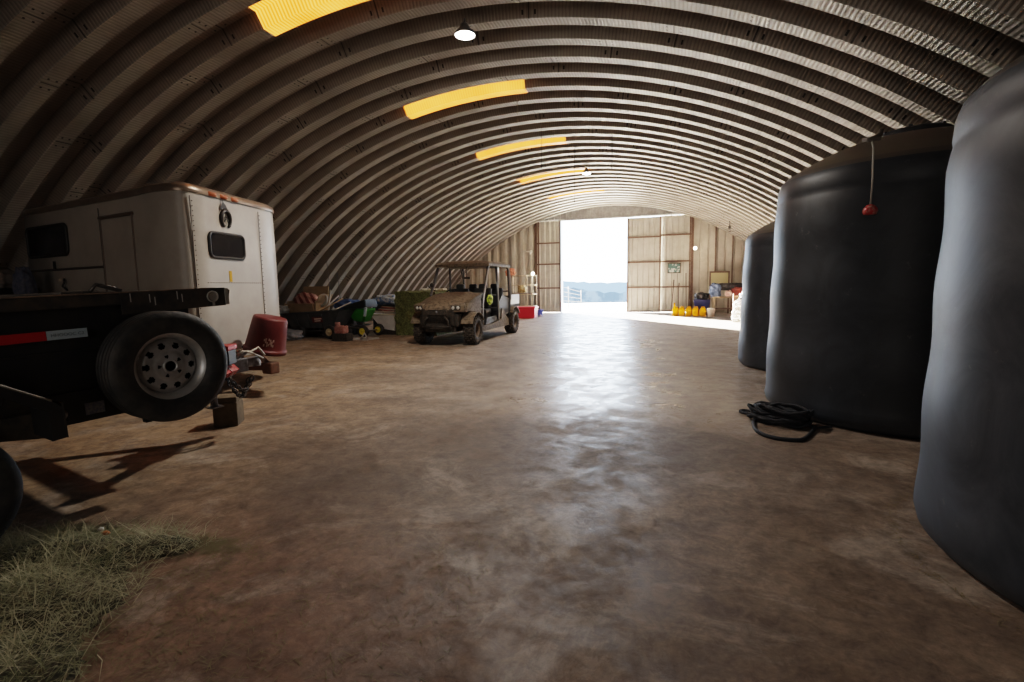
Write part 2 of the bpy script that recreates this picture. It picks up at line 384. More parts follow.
# ------------------------------------------------------------------ black tanks
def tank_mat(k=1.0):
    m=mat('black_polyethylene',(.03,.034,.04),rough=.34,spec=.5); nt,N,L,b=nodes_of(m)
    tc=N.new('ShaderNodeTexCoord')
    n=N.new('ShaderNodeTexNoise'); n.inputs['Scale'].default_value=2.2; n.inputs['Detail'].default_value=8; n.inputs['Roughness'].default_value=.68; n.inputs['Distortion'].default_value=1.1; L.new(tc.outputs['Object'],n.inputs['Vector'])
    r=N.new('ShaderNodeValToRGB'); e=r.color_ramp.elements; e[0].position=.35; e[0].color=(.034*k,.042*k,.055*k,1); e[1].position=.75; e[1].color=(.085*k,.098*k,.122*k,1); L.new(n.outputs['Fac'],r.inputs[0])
    # pale handling scuffs low on the wall
    n2=N.new('ShaderNodeTexNoise'); n2.inputs['Scale'].default_value=9; n2.inputs['Detail'].default_value=7; n2.inputs['Roughness'].default_value=.75; L.new(tc.outputs['Object'],n2.inputs['Vector'])
    r2=N.new('ShaderNodeValToRGB'); e=r2.color_ramp.elements; e[0].position=.62; e[0].color=(0,0,0,1); e[1].position=.74; e[1].color=(1,1,1,1); L.new(n2.outputs['Fac'],r2.inputs[0])
    x=N.new('ShaderNodeMix'); x.data_type='RGBA'; L.new(math_node(nt,'MULTIPLY',r2.outputs[0],.45),x.inputs['Factor']); L.new(r.outputs[0],x.inputs['A']); x.inputs['B'].default_value=(.22,.21,.2,1)
    ge=N.new('ShaderNodeNewGeometry'); sz=N.new('ShaderNodeSeparateXYZ'); L.new(ge.outputs['True Normal'],sz.inputs[0])
    tr=N.new('ShaderNodeMapRange'); L.new(sz.outputs[2],tr.inputs[0]); tr.inputs[1].default_value=.45; tr.inputs[2].default_value=.85; tr.inputs[4].default_value=.75
    y_=N.new('ShaderNodeMix'); y_.data_type='RGBA'; L.new(tr.outputs[0],y_.inputs['Factor']); L.new(x.outputs['Result'],y_.inputs['A']); y_.inputs['B'].default_value=(.15,.115,.08,1)
    L.new(y_.outputs['Result'],b.inputs['Base Color'])
    mr=N.new('ShaderNodeMapRange'); L.new(n.outputs['Fac'],mr.inputs[0]); mr.inputs[3].default_value=.42; mr.inputs[4].default_value=.55; L.new(mr.outputs[0],b.inputs['Roughness'])
    bp=N.new('ShaderNodeBump'); bp.inputs['Strength'].default_value=.12; bp.inputs['Distance'].default_value=.01; L.new(n.outputs['Fac'],bp.inputs['Height']); L.new(bp.outputs[0],b.inputs['Normal'])
    return m
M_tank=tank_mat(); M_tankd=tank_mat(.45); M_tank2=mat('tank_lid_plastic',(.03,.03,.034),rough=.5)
def tank(x,y,h,label,bul=.02,r=1.3,k=0):
    root=empty('water_tank',(x,y,0),label,'tank','black plastic tanks along the right side',rz=k)
    prof=[(.001,0),(r-.09,0),(r-.05,.012),(r-.015,.05),(r,.11)]
    n=26
    for i in range(1,n):
        z=.11+(h-.30-.11)*i/n; prof.append((r-.06*(z/h)-bul*.5+bul*(.5+.5*math.cos(i/n*2*PI*3.0+k)),z))
    prof+=[(r-.058,h-.28),(r-.066,h-.25),(r-.060,h-.22),(r-.066,h-.12),(r-.09,h-.05),(r-.14,h)]
    for i in range(1,9):
        t=i/8; prof.append(((r-.13)*(1-t)+.3*t,h+.32*math.sin(t*PI/2)))
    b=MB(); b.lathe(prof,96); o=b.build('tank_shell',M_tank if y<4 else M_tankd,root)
    b=MB(); b.lathe([(.30,h+.31),(.30,h+.38),(.27,h+.40),(.001,h+.41)],32)
    for q in range(6):
        a=q*PI/3; b.box((.24*math.cos(a),.24*math.sin(a),h+.405),(.08,.03,.02),(0,0,a))
    b.build('tank_lid',M_tank2,root); return root
tank(2.585,3.04,2.36,'huge black plastic tank nearest the camera, cut by the right edge of the photo',.014,k=.6)
tank(2.32,6.42,2.50,'middle black plastic tank, the one with a red float hanging on its side',.012,k=2.1)
tank(2.36,9.5,2.2,'farthest black plastic tank, partly hidden behind the middle one',.015,k=4)
# red float hanging on a cord from the middle tank's shoulder
root=empty('hanging_float',(1.55,5.09,1.94),'small red and white float hanging on a cord against the middle black tank','float')
b=MB(); b.lathe([(.001,0),(.045,.004),(.056,.03),(.05,.055),(.03,.08),(.008,.088)],24); b.build('float_ball',mat('red_float',(.45,.03,.03),rough=.4,c2=(.5,.3,.25),scale=30,lo=.5,hi=.62),root)
b=MB(); b.tube([(0,0,.08),(.004,.0,.3),(.0,.01,.55),(.03,.16,.64)],.007,6); b.build('cord',mat('grey_cord',(.5,.47,.42),rough=.8),root)
b=MB(); b.box((.04,.2,.66),(.1,.14,.03),(.2,0,0)); b.tube([(.0,.13,.64),(.1,.2,.69),(.14,.3,.75)],.02,6); b.build('bracket',mat('dull_bracket',(.12,.1,.08),rough=.7),root)

# black rope pile
random.seed(11)
M_rope=mat('black_braided_rope',(.012,.013,.018),rough=.75,bump=.6,bscale=160)
b=MB(); pts=[]
cxr,cyr=1.0,5.5
def rp(t,a,bb,z,ang=-.95,ox=0,oy=0):
    x=a*math.cos(t);y=bb*math.sin(t); return (ox+x*math.cos(ang)-y*math.sin(ang),oy+x*math.sin(ang)+y*math.cos(ang),z)
N_=17
for k in range(N_):
    a=random.uniform(.20,.30); bb=random.uniform(.08,.15); an=-.62+random.uniform(-.35,.35); z0=.018+.0085*k
    ox=random.uniform(-.05,.05)+.03;oy=random.uniform(-.05,.05)+.03
    for i in range(22): pts.append(rp(i/22*2*PI,a,bb,max(.018,z0+random.uniform(-.006,.014)+.018*math.sin(i*.8+k)),an,ox,oy))
b.tube(pts,.016,6)
def smooth_pts(P,n=8,z=.017):
    out=[]
    for i in range(len(P)-1):
        p0=P[max(i-1,0)];p1=P[i];p2=P[i+1];p3=P[min(i+2,len(P)-1)]
        for q in range(n):
            t=q/n; f=lambda a,b_,c,d:.5*((2*b_)+(-a+c)*t+(2*a-5*b_+4*c-d)*t*t+(-a+3*b_-3*c+d)*t**3)
            out.append((f(p0[0],p1[0],p2[0],p3[0]),f(p0[1],p1[1],p2[1],p3[1]),z))
    out.append((*P[-1],z)); return out
b.tube(smooth_pts([(-.06,.2),(-.2,.06),(-.25,-.18),(-.24,-.42),(-.14,-.57),(.03,-.60),(.12,-.52),(.22,-.3),(.3,-.1)]),.018,6)
b.tube(smooth_pts([(-.1,.24),(-.2,.40),(-.27,.44),(-.31,.38),(-.27,.31),(-.16,.22)]),.015,6)
b.tube(smooth_pts([(.22,.0),(.30,-.12),(.36,-.1),(.44,-.06)]),.012,6)
o=b.build('coiled_rope',M_rope,loc=(cxr,cyr,0)); tag(o,'tangled coil of thick black rope on the floor at the foot of the middle tank','rope')

# ------------------------------------------------------------------ wheels
M_rub=mat('tyre_rubber',(.018,.017,.017),rough=.62,c2=(.05,.043,.036),scale=9,bump=.25,bscale=40)
M_rim=mat('silver_painted_rim',(.50,.50,.50),rough=.38,metal=.45,c2=(.36,.35,.34),scale=7)
M_dark=mat('dark_recess',(.008,.008,.008),rough=.8)
def tyre_prof(R_,w,rr):
    h=w/2
    p=[(rr,-h*.62),(rr+.012,-h*.78),(rr+(R_-rr)*.35,-h*.98),(rr+(R_-rr)*.62,-h),(R_-.028,-h*.93),(R_-.006,-h*.78)]
    for g in (-.5,-.17,.17,.5):
        p+=[(R_,g*h*1.2-.012),(R_-.008,g*h*1.2-.009),(R_-.008,g*h*1.2+.009),(R_,g*h*1.2+.012)]
    p+=[(R_-.006,h*.78),(R_-.028,h*.93),(rr+(R_-rr)*.62,h),(rr+(R_-rr)*.35,h*.98),(rr+.012,h*.78),(rr,h*.62)]
    return p
def rim_face(b,rr,x,nh=10,M=None):
    # polar plate with punched vent and lug holes, in the plane x = const
    seg=120; rad=[.032,.038,.046,.053,.06,.067,.075,.083,.092]+[rr*(.46+.04*i) for i in range(9)]
    rad=[r for r in rad if r<rr*.45]+[rr*(.46+.035*i) for i in range(11)]
    def xo(r):
        t=r/rr
        if t<.36: return x
        if t<.46: return x-.012*(t-.36)/.1
        return x-.012-.03*max(0,(t-.66)/.15)
    vs=[];fs=[]
    for r in rad:
        for k in range(seg):
            a=2*PI*k/seg; vs.append((xo(r),r*math.cos(a),r*math.sin(a)))
    for j in range(len(rad)-1):
        for k in range(seg):
            rm=(rad[j]+rad[j+1])/2; a=2*PI*(k+.5)/seg; y,z=rm*math.cos(a),rm*math.sin(a); cut=False
            for q in range(nh):
                aa=2*PI*(q+.5)/nh
                if math.hypot(y-rr*.62*math.cos(aa),z-rr*.62*math.sin(aa))<rr*.088: cut=True
            for q in range(5):
                aa=2*PI*q/5+.3
                if math.hypot(y-rr*.30*math.cos(aa),z-rr*.30*math.sin(aa))<rr*.05: cut=True
            if not cut: fs.append((j*seg+k,j*seg+(k+1)%seg,(j+1)*seg+(k+1)%seg,(j+1)*seg+k))
    b.verts(vs,fs,True)
    b.lathe([(rr*.81,x-.045),(rr*.83,x-.03),(rr*.86,x-.01),(rr*.93,x+.015),(rr*.99,x+.02),(rr*1.03,x+.028),(rr*1.04,x+.012)],64,'x')
    b.lathe([(.032,x),(.036,x+.012),(.044,x+.012),(.047,x)],32,'x')
def road_wheel(parent,name,loc,R_=.365,w=.21,rr=.205):
    b=MB(); b.lathe(tyre_prof(R_,w,rr*.98),96,'x'); t=b.build(name,M_rub,parent,loc)
    b=MB(); rim_face(b,rr,w*.22); b.build('rim',M_rim,t)
    b=MB(); b.lathe([(.001,-.03),(rr,-.03),(rr,-.04)],40,'x'); b.build('rim_well',M_dark,t)
    return t

# ------------------------------------------------------------------ dump trailer (local: x outward, y forward, z up)
M_blk=mat('black_trailer_paint',(.010,.010,.012),rough=.42,c2=(.02,.017,.015),scale=5)
M_blkr=mat('black_rail_dusty',(.025,.022,.02),rough=.5,c2=(.07,.05,.035),scale=12)
M_red=mat('red_reflective_tape',(.42,.012,.015),rough=.35); M_wht=mat('silver_reflective_tape',(.42,.5,.55),rough=.35)
M_gal=mat('dull_grey_steel',(.30,.31,.34),rough=.45,metal=.5,c2=(.18,.17,.17),scale=20)
M_rust=mat('rusty_steel',(.16,.07,.04),rough=.75,c2=(.09,.05,.035),scale=25)
u14=Vector((math.sin(R(14)),math.cos(R(14)),0)); base=Vector((-3.3,2.75,0))-u14*1.35
dt=empty('dump_trailer',base,'black dump trailer at left with a spare wheel on its side','trailer',rz=-R(14),rx=R(2.0))
b=MB(); W=2.1
b.bb(-.05,0,-2.6,1.42,.70,1.30); b.bb(-W,-W+.05,-2.6,1.42,.70,1.30); b.bb(-W,0,1.37,1.42,.70,1.30); b.bb(-W,0,-2.6,-2.55,.70,1.30); b.bb(-W,0,-2.6,1.42,.70,.76)
for s in (-1.9,-1.2,-.45): b.bb(0,.035,s-.04,s+.04,.72,1.28)
b.bb(0,.02,-2.6,1.42,.70,.78); b.bb(0,.012,-2.6,1.42,1.02,1.035)
b.build('dump_body',M_blk,dt)
b=MB()
b.bb(-.07,.05,-2.65,1.45,1.285,1.36,bev=.01); b.bb(-W-.05,-W+.07,-2.65,1.45,1.285,1.36,bev=.01); b.bb(-W,0,1.36,1.45,1.285,1.36)
b.prism_x([(1.0,1.225),(1.66,1.235),(1.69,1.30),(1.70,1.345),(1.66,1.365),(1.0,1.36)],.045,.055)
b.prism_x([(1.0,1.225),(1.66,1.235),(1.69,1.30),(1.70,1.345),(1.66,1.365),(1.0,1.36)],-W-.055,-W-.045)
b.build('top_rail',M_blkr,dt)
b=MB(); b.bb(.0,.055,-2.65,1.60,1.36,1.368); b.build('rail_top_edge',mat('dusty_wood_cap',(.22,.15,.1),rough=.8,c2=(.1,.07,.05),scale=14),dt)
b=MB(); b.lathe([(.028,0),(.034,.012),(.04,.012),(.042,0)],24,'x',c=(.055,1.57,1.305)); b.lathe([(.001,.004),(.028,.004)],24,'x',c=(.055,1.57,1.305))
b.bb(.055,.062,1.565,1.58,1.24,1.27); b.bb(.055,.064,1.66,1.685,1.24,1.36); b.build('tarp_roller_bracket',mat('worn_grey',(.32,.30,.27),rough=.6),dt)
b=MB()
for s,z in ((1.16,1.29),(1.19,1.27),(1.33,1.30),(1.36,1.28),(1.05,1.3)): b.bb(.056,.0575,s,s+.006,z,z+.055)
b.build('paint_scratches',mat('pale_scratch',(.45,.43,.4),rough=.8),dt)
# tape: red strip then a lettered silver strip
b=MB(); b.bb(.036,.0385,-.6,.615,1.108,1.162); b.build('reflective_tape',M_red,dt,label='red reflective tape strip')
b=MB(); b.bb(.036,.0385,.617,.81,1.108,1.162); tp=b.build('reflective_tape',M_wht,dt,label='silver reflective tape strip with faint lettering')
fc=bpy.data.curves.new('tape_lettering','FONT'); fc.body='HHOOOC C2'; fc.size=.026; fc.extrude=.0004
fo=bpy.data.objects.new('tape_lettering',fc); col.objects.link(fo); fo.parent=tp; fo.location=(.0395,.635,1.126); fo.rotation_euler=(PI/2,0,PI/2); 
bpy.context.view_layer.update(); tm=bpy.data.meshes.new_from_object(fo.evaluated_get(bpy.context.evaluated_depsgraph_get())); bpy.data.objects.remove(fo)
fo=bpy.data.objects.new('tape_lettering',tm); col.objects.link(fo); fo.parent=tp; fo.location=(.0395,.635,1.126); fo.rotation_euler=(PI/2,0,PI/2); tm.materials.clear(); tm.materials.append(mat('faint_grey_ink',(.16,.2,.23),rough=.5))
# frame, fender, tongue
b=MB(); b.bb(-.25,-.12,-2.5,1.45,.56,.70); b.bb(-W+.12,-W+.25,-2.5,1.45,.56,.70)
for s in (-2.2,-1.2,-.4,.4,1.3): b.bb(-W+.2,-.2,s-.04,s+.04,.60,.70)
b.prism_x([(.62,.70),(1.42,.70),(1.42,.655),(1.0,.585),(.68,.60)],-.08,-.02)
b.build('chassis_frame',M_blk,dt)
fp=[(-1.55,.62),(-1.52,.78),(-1.32,1.0),(.22,1.0),(.52,.80),(.56,.76),(.56,.585),(.50,.58),(.50,.74),(.20,.965),(-1.3,.965),(-1.48,.76),(-1.5,.62)]
b=MB(); b.prism_x(fp,.0,.30); b.bb(.292,.304,-1.3,.2,.93,1.0); b.build('fender',M_blk,dt)
b=MB(); b.tube([(.302,.10,1.0),(.302,.22,1.002),(.302,.52,.802)],.006,5); b.build('fender_edge',mat('pale_fender_edge',(.3,.28,.25),rough=.6),dt)  # thin pale strip along the sloping front edge of the fender
b=MB(); b.prism_x([(.35,.58),(.56,.54),(.56,.76),(.40,.86)],-.02,.02); b.build('side_gusset',M_blkr,dt)
b=MB(); b.bb(.02,.302,.56,.568,.585,.78); b.build('mud_flap',M_blkr,dt)
b=MB(); b.lathe([(.001,.03),(.022,.028),(.03,.018),(.032,0)],20,'x',c=(-.02,.64,.655)); b.build('marker_lamp',mat('dusty_clear_lens',(.35,.3,.26),rough=.4),dt)
b=MB(); b.bb(-.019,-.015,.76,.86,.62,.70); b.build('licence_sticker',mat('faded_blue_sticker',(.2,.22,.34),rough=.5,c2=(.4,.4,.42),scale=60),dt)
for s in (.03,-.81): road_wheel(dt,'wheel',(.05,s,.365),w=.2)
b=MB(); b.tube([(-W,.03,.36),(.0,.03,.36)],.035,10); b.tube([(-W,-.81,.36),(.0,-.81,.36)],.035,10); b.build('axle',M_blk,dt)
for s in (.03,-.81):
    b=MB(); b.lathe(tyre_prof(.365,.2,.2),48,'x'); b.lathe([(.001,0),(.2,0)],30,'x'); b.build('wheel',M_rub,dt,(-W-.13,s,.365))
sp=road_wheel(dt,'spare_wheel',(.155,1.17,.872),R_=.362,w=.215,rr=.222); sp.rotation_euler=(.25,0,0)
b=MB(); b.bb(-.02,.10,1.08,1.18,.80,.93); b.bb(.0,.05,1.05,1.21,.5,1.1); b.build('spare_bracket',M_blk,dt)
b=MB()
for sx in (-.42,-W+.42):
    b.tube([(sx,1.40,.60),(-W/2+(.07 if sx>-1 else -.07),2.22,.57)],.055,4,smooth=False)
b.bb(-W/2-.1,-W/2+.1,2.08,2.24,.51,.63); b.bb(-W+.4,-.4,1.5,1.6,.55,.66); b.build('tongue_frame',M_blk,dt)
b=MB(); b.tube([(-.80,2.02,.575),(-.93,2.22,.575)],.052,4,smooth=False); b.build('reflective_tape',M_red,dt,label='red tape on the tongue')
b=MB(); b.tube([(-.85,2.10,.578),(-.90,2.18,.578)],.058,4,smooth=False); b.build('tongue_reflector',mat('red_white_worn',(.42,.03,.025),rough=.5,c2=(.5,.42,.4),scale=22,lo=.52,hi=.56),dt)
b=MB(); b.box((-W/2,2.30,.585),(.13,.2,.13),bev=.01); b.box((-W/2,2.43,.60),(.09,.16,.09),bev=.02); b.lathe([(.001,.06),(.04,.05),(.055,.0),(.05,-.04)],20,c=(-W/2,2.51,.59)); b.box((-W/2,2.38,.68),(.03,.16,.02),(.4,0,0)); b.build('coupler',M_gal,dt)
b=MB(); b.tube([(-W/2+.02,2.30,.66),(-W/2+.02,2.38,.72),(-W/2,2.48,.70),(-W/2,2.56,.73),(-W/2,2.62,.64)],.012,6); b.tube([(-W/2-.05,2.28,.66),(-W/2,2.36,.73),(-W/2+.05,2.46,.69),(-W/2+.03,2.58,.62)],.01,6); b.build('coupler_latch',mat('bare_metal_latch',(.4,.36,.3),rough=.5,metal=.5),dt)
b=MB(); b.box((-.88,2.12,.80),(.16,.18,.05),(0,0,.6),bev=.01); b.build('tongue_box_lid',mat('red_plastic_box',(.5,.03,.02),rough=.4),dt)
b=MB(); b.box((-.88,2.12,.71),(.14,.15,.14),(0,0,.6),bev=.01); b.build('tongue_box',M_blk,dt)
b=MB(); b.bb(-1.12,-.98,2.02,2.12,.52,.72); b.cyl((-1.08,2.08,.22),(-1.08,2.08,.80),.032); b.box((-1.08,2.08,.225),(.12,.12,.012)); b.build('tongue_jack',M_gal,dt)
def chain(b,pts,r=.018,t=.0045):
    L_=[Vector(p) for p in pts]; step=r*1.7; acc=0; out=[];
    for i in range(len(L_)-1):
        d=(L_[i+1]-L_[i]).length; n=max(1,round(d/step))
        for k in range(n): out.append(L_[i].lerp(L_[i+1],k/n))
    for i,p in enumerate(out[:-1]):
        T=(out[i+1]-p).normalized(); s1=T.orthogonal().normalized(); s2=T.cross(s1)
        if i%2: s1,s2=s2,s1
        ring=[p+T*(r*1.25*math.cos(2*PI*k/10))+s1*(r*.7*math.sin(2*PI*k/10)) for k in range(10)]
        b.tube(ring,t,5,closed=True)
b=MB()
for q,(dx,dp) in enumerate(((.0,.20),(.06,.14))):
    pts=[]
    for i in range(17):
        t=i/16; pts.append((-W/2+.14+dx+.02*math.sin(t*5),2.12+.26*t,.52-dp*math.sin(t*PI)*1.05))
    chain(b,pts,.024,.006)
b.build('safety_chain',mat('dark_chain',(.07,.06,.055),rough=.5,metal=.7),dt)
b=MB(); b.tube([(.0,.86,1.372),(.0,.9,1.42),(.0,1.0,1.39)],.012,6); b.box((0,.97,1.395),(.035,.12,.02),(-.35,0,0)); b.box((0,.84,1.375),(.03,.03,.012)); b.build('ratchet_strap',mat('strap_ratchet',(.1,.09,.08),rough=.4,metal=.5),dt)
# thin cable laid along the rail top
# wood block under the jack
M_block=mat('weathered_wood_block',(.17,.125,.075),rough=.85,c2=(.10,.075,.045),scale=8,bump=.4,bscale=25)
b=MB(); b.box((0,0,.125),(.23,.25,.25),bev=.008); b.box((.0,.0,.28),(.23,.25,.05),bev=.006)
o=b.build('wood_block',M_block,loc=(-4.46,4.13,0)); o.rotation_euler[2]=.55; tag(o,'weathered wooden block under the jack of the black dump trailer','wood block')
# ------------------------------------------------------------------ horse trailer (world coordinates, parts relative to its base)
M_hw=mat('white_trailer_skin',(.40,.365,.32),rough=.42,c2=(.35,.31,.27),scale=2.2)
M_hr=mat('bronze_roof_band',(.27,.205,.155),rough=.32,metal=.5,c2=(.20,.145,.11),scale=4)
M_glass=mat('dark_window_glass',(.010,.010,.012),rough=.12,spec=.18); M_rubf=mat('black_window_gasket',(.02,.018,.016),rough=.5)
hb=Vector((-7.6,5.9,0))
ht=empty('horse_trailer',hb,'white horse trailer with rounded nose parked against the left wall','trailer')
S=Vector((-6.4,4.76)); su=Vector((-.983,.182)); P1=Vector((-5.5,4.9)); nu=Vector((-.203,.979))
near=[S+su*t for t in (3.1,2,1,.2)]
curve=[Vector(p) for p in ((-6.25,4.715),(-6.08,4.66),(-5.90,4.625),(-5.74,4.615),(-5.60,4.635),(-5.51,4.68))]
nose=[P1+nu*t for t in (-.16,.1,.5,.9,1.3,1.48)]
far=[Vector((-5.87,6.50)),Vector((-5.96,6.62)),Vector((-6.12,6.72)),Vector((-6.35,6.80)),Vector((-9.1,7.30))]
foot=near+curve+nose+far
def inset(poly,d):
    c=Vector((-7.5,5.8)); out=[]
    n=len(poly)
    for i in range(n):
        p=poly[i]; a=(poly[i]-poly[i-1]).normalized(); bq=(poly[(i+1)%n]-poly[i]).normalized(); t=(a+bq).normalized(); nn=Vector((-t.y,t.x))
        if (c-p).dot(nn)<0: nn=-nn
        out.append(p+nn*d)
    return out
def loft(levels,cap_top=True,cap_bot=True):
    b=MB(); vs=[];fs=[];n=len(levels[0][0])
    for poly,z in levels: vs+=[(p.x,p.y,z) for p in poly]
    for j in range(len(levels)-1):
        for i in range(n): fs.append((j*n+i,j*n+(i+1)%n,(j+1)*n+(i+1)%n,(j+1)*n+i))
    b.verts(vs,fs,True)
    if cap_top: b.verts([vs[-n+i] for i in range(n)],[tuple(range(n))])
    if cap_bot: b.verts([vs[i] for i in range(n)],[tuple(range(n))[::-1]])
    return b
b=loft([(foot,.50),(foot,1.0),(foot,1.8),(inset(foot,.01),2.58)]); b.build('trailer_body',M_hw,ht,base=hb)
b=loft([(inset(foot,-.010),2.57),(inset(foot,-.014),2.60),(inset(foot,-.004),2.64),(inset(foot,.05),2.675),(inset(foot,.16),2.70),(inset(foot,.5),2.72)]); b.build('roof_cap',M_hr,ht,base=hb)
# seams
M_seam=mat('dark_seam',(.08,.06,.05),rough=.7)
nn=Vector((.979,.203)); sn=Vector((-.182,-.983))
def on_nose(s,z,o=.0): p=P1+nu*s+nn*o; return (p.x,p.y,z)
def on_side(s,z,o=.0): p=S+su*s+sn*o; return (p.x,p.y,z)
b=MB()
def strip(b,f,s0,z0,s1,z1,w=.008,o=.004): b.tube([f(s0,z0,o),f(s1,z1,o)],w,4,smooth=False)
strip(b,on_nose,-.16,.5,-.16,2.52,.006); strip(b,on_nose,1.2,.5,1.2,2.52,.005)
for i in range(34):
    z=.55+i*.058; 
    for s in (-.125,1.225): b.box(on_nose(s,z,.003),(.01,.01,.01))
for i in range(24): b.box(on_nose(.05+i*.05,1.50,.003),(.009,.009,.009))
strip(b,on_side,.80,1.74,3.1,1.74,.016); strip(b,on_side,.85,.6,.85,2.5,.005)
b.build('body_seams',M_seam,ht,base=hb)
def rrect(cx_,cz_,w,h,r,n=6):
    out=[]
    for q,(sx,sz) in enumerate(((1,1),(-1,1),(-1,-1),(1,-1))):
        for i in range(n+1):
            a=q*PI/2+i/n*PI/2; out.append((cx_+sx*(w/2-r)+r*math.cos(a),cz_+sz*(h/2-r)+r*math.sin(a)))
    return out
def panel(f,s0,s1,z0,z1,r,o0,o1,m,name,par):
    P=rrect((s0+s1)/2,(z0+z1)/2,s1-s0,z1-z0,r); n=len(P); b=MB()
    b.verts([f(s,z,o0) for s,z in P]+[f(s,z,o1) for s,z in P],[tuple(range(n))[::-1],tuple(range(n,2*n))]+[(i,(i+1)%n,n+(i+1)%n,n+i) for i in range(n)])
    return b.build(name,m,par,base=hb)
def ring(f,s0,s1,z0,z1,r,w,o,m,name,par):
    P=rrect((s0+s1)/2,(z0+z1)/2,s1-s0,z1-z0,r); b=MB(); b.tube([f(s,z,o) for s,z in P],w,6,closed=True); return b.build(name,m,par,base=hb)
wn=panel(on_nose,.13,.80,1.83,2.12,.07,0,.012,M_glass,'nose_window',ht)
ring(on_nose,.12,.81,1.82,2.13,.07,.018,.012,M_rubf,'window_frame',ht)
panel(on_side,1.77,3.0,1.95,2.36,.08,0,.012,M_glass,'side_window',ht)
ring(on_side,1.76,3.01,1.94,2.37,.08,.02,.012,M_rubf,'window_frame',ht)
dr=panel(on_side,.06,.78,.75,2.34,.02,0,.012,M_hw,'side_door',ht)
b=MB()
for (a,c,d,e) in ((.03,.7,.03,2.36),(.8,.7,.8,2.36)): strip(b,on_side,a,c,d,e,.014,.01)
b.tube([on_side(.0,2.37,.012),on_side(.83,2.37,.012)],.022,4,smooth=False); b.build('door_trim',mat('tan_door_trim',(.14,.1,.075),rough=.6),ht,base=hb)
b=MB(); b.box(on_side(2.2,1.80,.02),(.03,.02,.12)); b.build('door_hasp',M_rubf,ht,base=hb)
b=MB(); b.tube([on_side(1.95,1.60,.02),on_side(1.9,1.56,.04),on_side(1.97,1.5,.04),on_side(1.9,1.44,.02)],.014,6); b.build('door_latch',M_rubf,ht,base=hb)
# emblem: a rearing horse head inside a horseshoe
b=MB(); hs=[]
for i in range(21):
    a=R(-62+ (304)*i/20); hs.append(on_nose(.47+.088*math.cos(a),2.32+.11*math.sin(a),.012))
b.tube(hs,[.016+.012*math.sin(PI*i/20) for i in range(21)],5)
for s in (.415,.525): b.box(on_nose(s,2.235,.012),(.016,.04,.016))
hp=[(.385,2.42),(.365,2.46),(.395,2.50),(.415,2.53),(.42,2.565),(.44,2.53),(.475,2.505),(.505,2.46),(.53,2.40),(.46,2.395),(.43,2.44),(.405,2.45)]
b.verts([on_nose(s,z,.014) for s,z in hp],[tuple(range(len(hp)))])
for (a,c,d,e) in ((.435,2.28,.47,2.37),(.47,2.37,.505,2.28),(.45,2.32,.49,2.32)): b.tube([on_nose(a,c,.012),on_nose(d,e,.012)],.007,5)
b.build('horse_emblem',mat('black_decal',(.02,.015,.012),rough=.5),ht,base=hb)
b=MB(); b.box(on_nose(.485,1.585,.004),(.012,.04,.14)); b.build('yellow_sticker',mat('amber_reflector_strip',(.62,.34,.03),rough=.4),ht,base=hb)
M_cl=mat('orange_marker_lens',(.36,.09,.03),rough=.3)
for s in (.23,.45,.67):
    b=MB(); P=rrect(s,2.60,.14,.06,.025,4); n=len(P); b.verts([on_nose(a,z,.01) for a,z in P]+[on_nose(a*.7+s*.3,z*.7+2.60*.3,.04) for a,z in P],[tuple(range(n,2*n))]+[(i,(i+1)%n,n+(i+1)%n,n+i) for i in range(n)],True); b.build('marker_lamp',M_cl,ht,base=hb)
b=MB()
for (a,c) in ((-5.7,5.0),(-5.95,6.3)): b.tube([(a-.2,c,.44),(-5.12,5.46,.38)],.05,4,smooth=False)
b.bb(-9.2,-5.6,5.4,5.5,.40,.5); b.bb(-9.2,-5.9,6.4,6.5,.40,.5)
b.build('tongue_frame',M_rust,ht,base=hb)
b=MB(); b.box((-5.10,5.44,.37),(.17,.15,.15),(0,0,-.1),bev=.02); b.build('coupler',M_rust,ht,base=hb)
b=MB(); b.cyl((-5.68,5.13,.0),(-5.68,5.13,.48),.035); b.box((-5.68,5.13,.01),(.15,.15,.02)); b.build('tongue_jack',M_gal,ht,base=hb)
for (x,y) in ((-7.9,5.03),(-8.75,5.2),(-8.2,7.05),(-8.95,7.18)):
    b=MB(); b.lathe(tyre_prof(.34,.2,.2),40,'y'); b.lathe([(.001,-.05),(.2,-.05)],24,'y'); o=b.build('wheel',M_rub,ht,(x-hb.x,y-hb.y+(.16 if y<6 else -.16),.34)); o.rotation_euler=(0,0,R(-10.5))
# maroon muck tub upside down on the tongue
root=empty('muck_tub',(-5.28,5.55,.59),'upturned maroon plastic tub in front of the white horse trailer','tub'); root.rotation_euler=(R(-4),R(13),0)
b=MB(); b.lathe([(.255,-.02),(.27,-.02),(.272,.03),(.258,.035),(.252,.06),(.235,.25),(.215,.43),(.205,.455),(.19,.46),(.001,.462)],48); b.build('tub_shell',mat('maroon_plastic',(.105,.012,.012),rough=.5,c2=(.14,.022,.018),scale=5),root)
b=MB(); 
for i in range(7):
    a=R(-56)+i*.075; r=.243
    for k in range(3):
        if (i+k)%3!=1: b.box((r*math.cos(a)+.006,r*math.sin(a),.11+k*.035+.012*(i%2)),(.004,.016,.03),(0,0,a))
b.build('white_print',mat('worn_white_print',(.6,.5,.46),rough=.7),root)
b=MB(); b.tube([(-.27,0,.03),(-.33,0.05,-.04),(-.33,-.05,-.04),(-.27,0,.03)],.012,6); b.build('rope_handle',M_rope,root)

